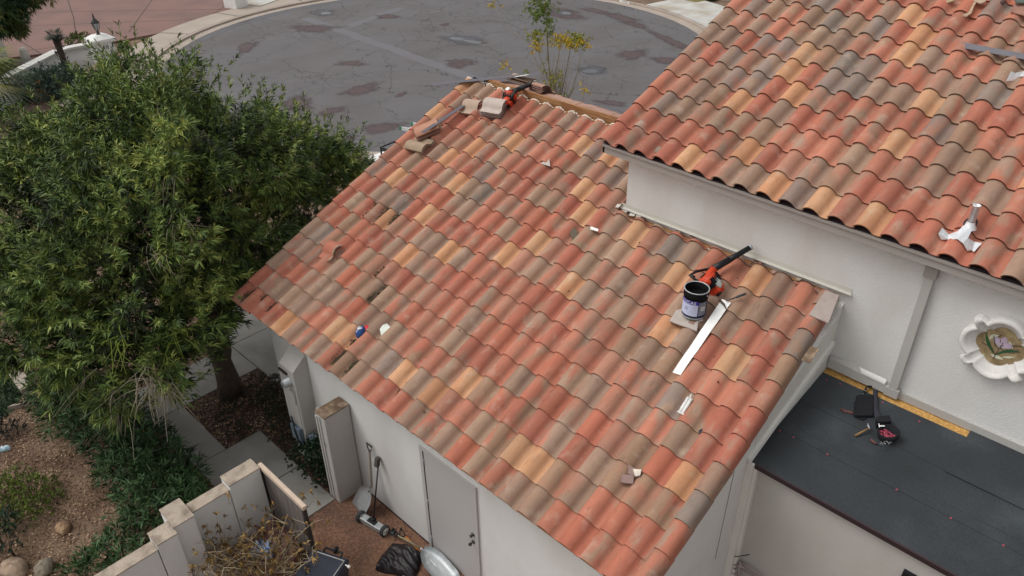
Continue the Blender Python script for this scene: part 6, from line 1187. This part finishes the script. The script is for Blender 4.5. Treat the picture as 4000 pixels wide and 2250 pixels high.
for cx_, cy_, rx_, ry_, n_, cl in ((1365, 10, 32, 22, 130, 0), (1352, 40, 26, 14, 90, 0), (1380, 70, 16, 22, 60, 0), (1345, 90, 22, 14, 60, 1), (1412, 105, 30, 12, 110, 2), (1450, 100, 26, 16, 90, 1), (1464, 112, 16, 10, 40, 2), (1352, 118, 16, 12, 40, 2), (1268, 165, 12, 5, 16, 2), (1240, 14, 14, 10, 14, 2), (1392, 205, 34, 34, 80, 1), (1376, 250, 34, 20, 40, 2), (1470, 220, 8, 10, 10, 2), (1330, 180, 30, 24, 16, 1)):
    for _ in range(int(n_ * .62)):
        q = HY((cx_ + random.gauss(0, rx_ * .5)) * K, (cy_ + random.gauss(0, ry_ * .5)) * K, SY + random.uniform(-.35, .35)); d = unit(rng.normal(size=3) + (0, 0, .2)); Ps.append(q); Ds.append(d); Cs.append(cl)
Ps, Ds, Cs = np.array(Ps), np.array(Ds), np.array(Cs); VV, FF, CC = [], [], []; off = 0
for cl, cols in enumerate((['3a4e1a', '566c20', '74822a'], ['566420', '7e8428', 'a09428'], ['8a8a24', 'b89c24', 'cca42a'])):
    k = Cs == cl; V, F, C = tuft_leaves(Ps[k], Ds[k], 12, .085, .022, cols, axis_len=.14); VV.append(V); FF.append(F + off); CC.append(C); off += len(V)
fast('crown', np.vstack(VV), np.vstack(FF), M_leaf, t, np.vstack(CC))
# dried bush by the low wall
bc = np.array([3.12, -1.72, 0]); t = thing('dry_bush', 'dried brown bush with curled leaves between the garden wall and the bin', 'bush', bc); b = MB(); Ps, Ds = [], []
for k in range(85):
    tx, ty = random.uniform(430, 810), random.uniform(1235, 1449)
    if tx < 540 and ty < 1290: continue
    e = GD(tx, ty, random.uniform(.7, 1.75)); s_ = bc + (random.uniform(-.12, .12), random.uniform(-.12, .12), 0); m1 = s_ * .55 + e * .45 + (random.uniform(-.1, .1), random.uniform(-.1, .1), .12); q = [s_, m1, s_ * .2 + e * .8 + rng.normal(size=3) * .04, e]; b.tube(q, [.013, .008, .005, .003], 5, False)
    for _ in range(4):
        o_ = q[1 + _ % 2] * .5 + q[2 + _ % 2] * .5; d = unit(rng.normal(size=3) + (0, 0, .3)) * random.uniform(.12, .35); b.tube([o_, o_ + d * .5 + rng.normal(size=3) * .02, o_ + d], [.004, .003, .002], 4, False); Ps.append(o_ + d); Ds.append(unit(d + (0, 0, -.12)))
    Ps.append(e); Ds.append(unit(rng.normal(size=3) + (0, 0, -.2)))
b.build('branches', M_twig, t); V, F, C = tuft_leaves(np.array(Ps), np.array(Ds), 6, .08, .024, ['3e3024', '5e4a30', '7c6238', '95763c'], spread=(.3, 1.3), axis_len=.05, droop=.5, clump=2.2); fast('foliage', V, F, M_leaf, t, C)
bpy.context.view_layer.update()
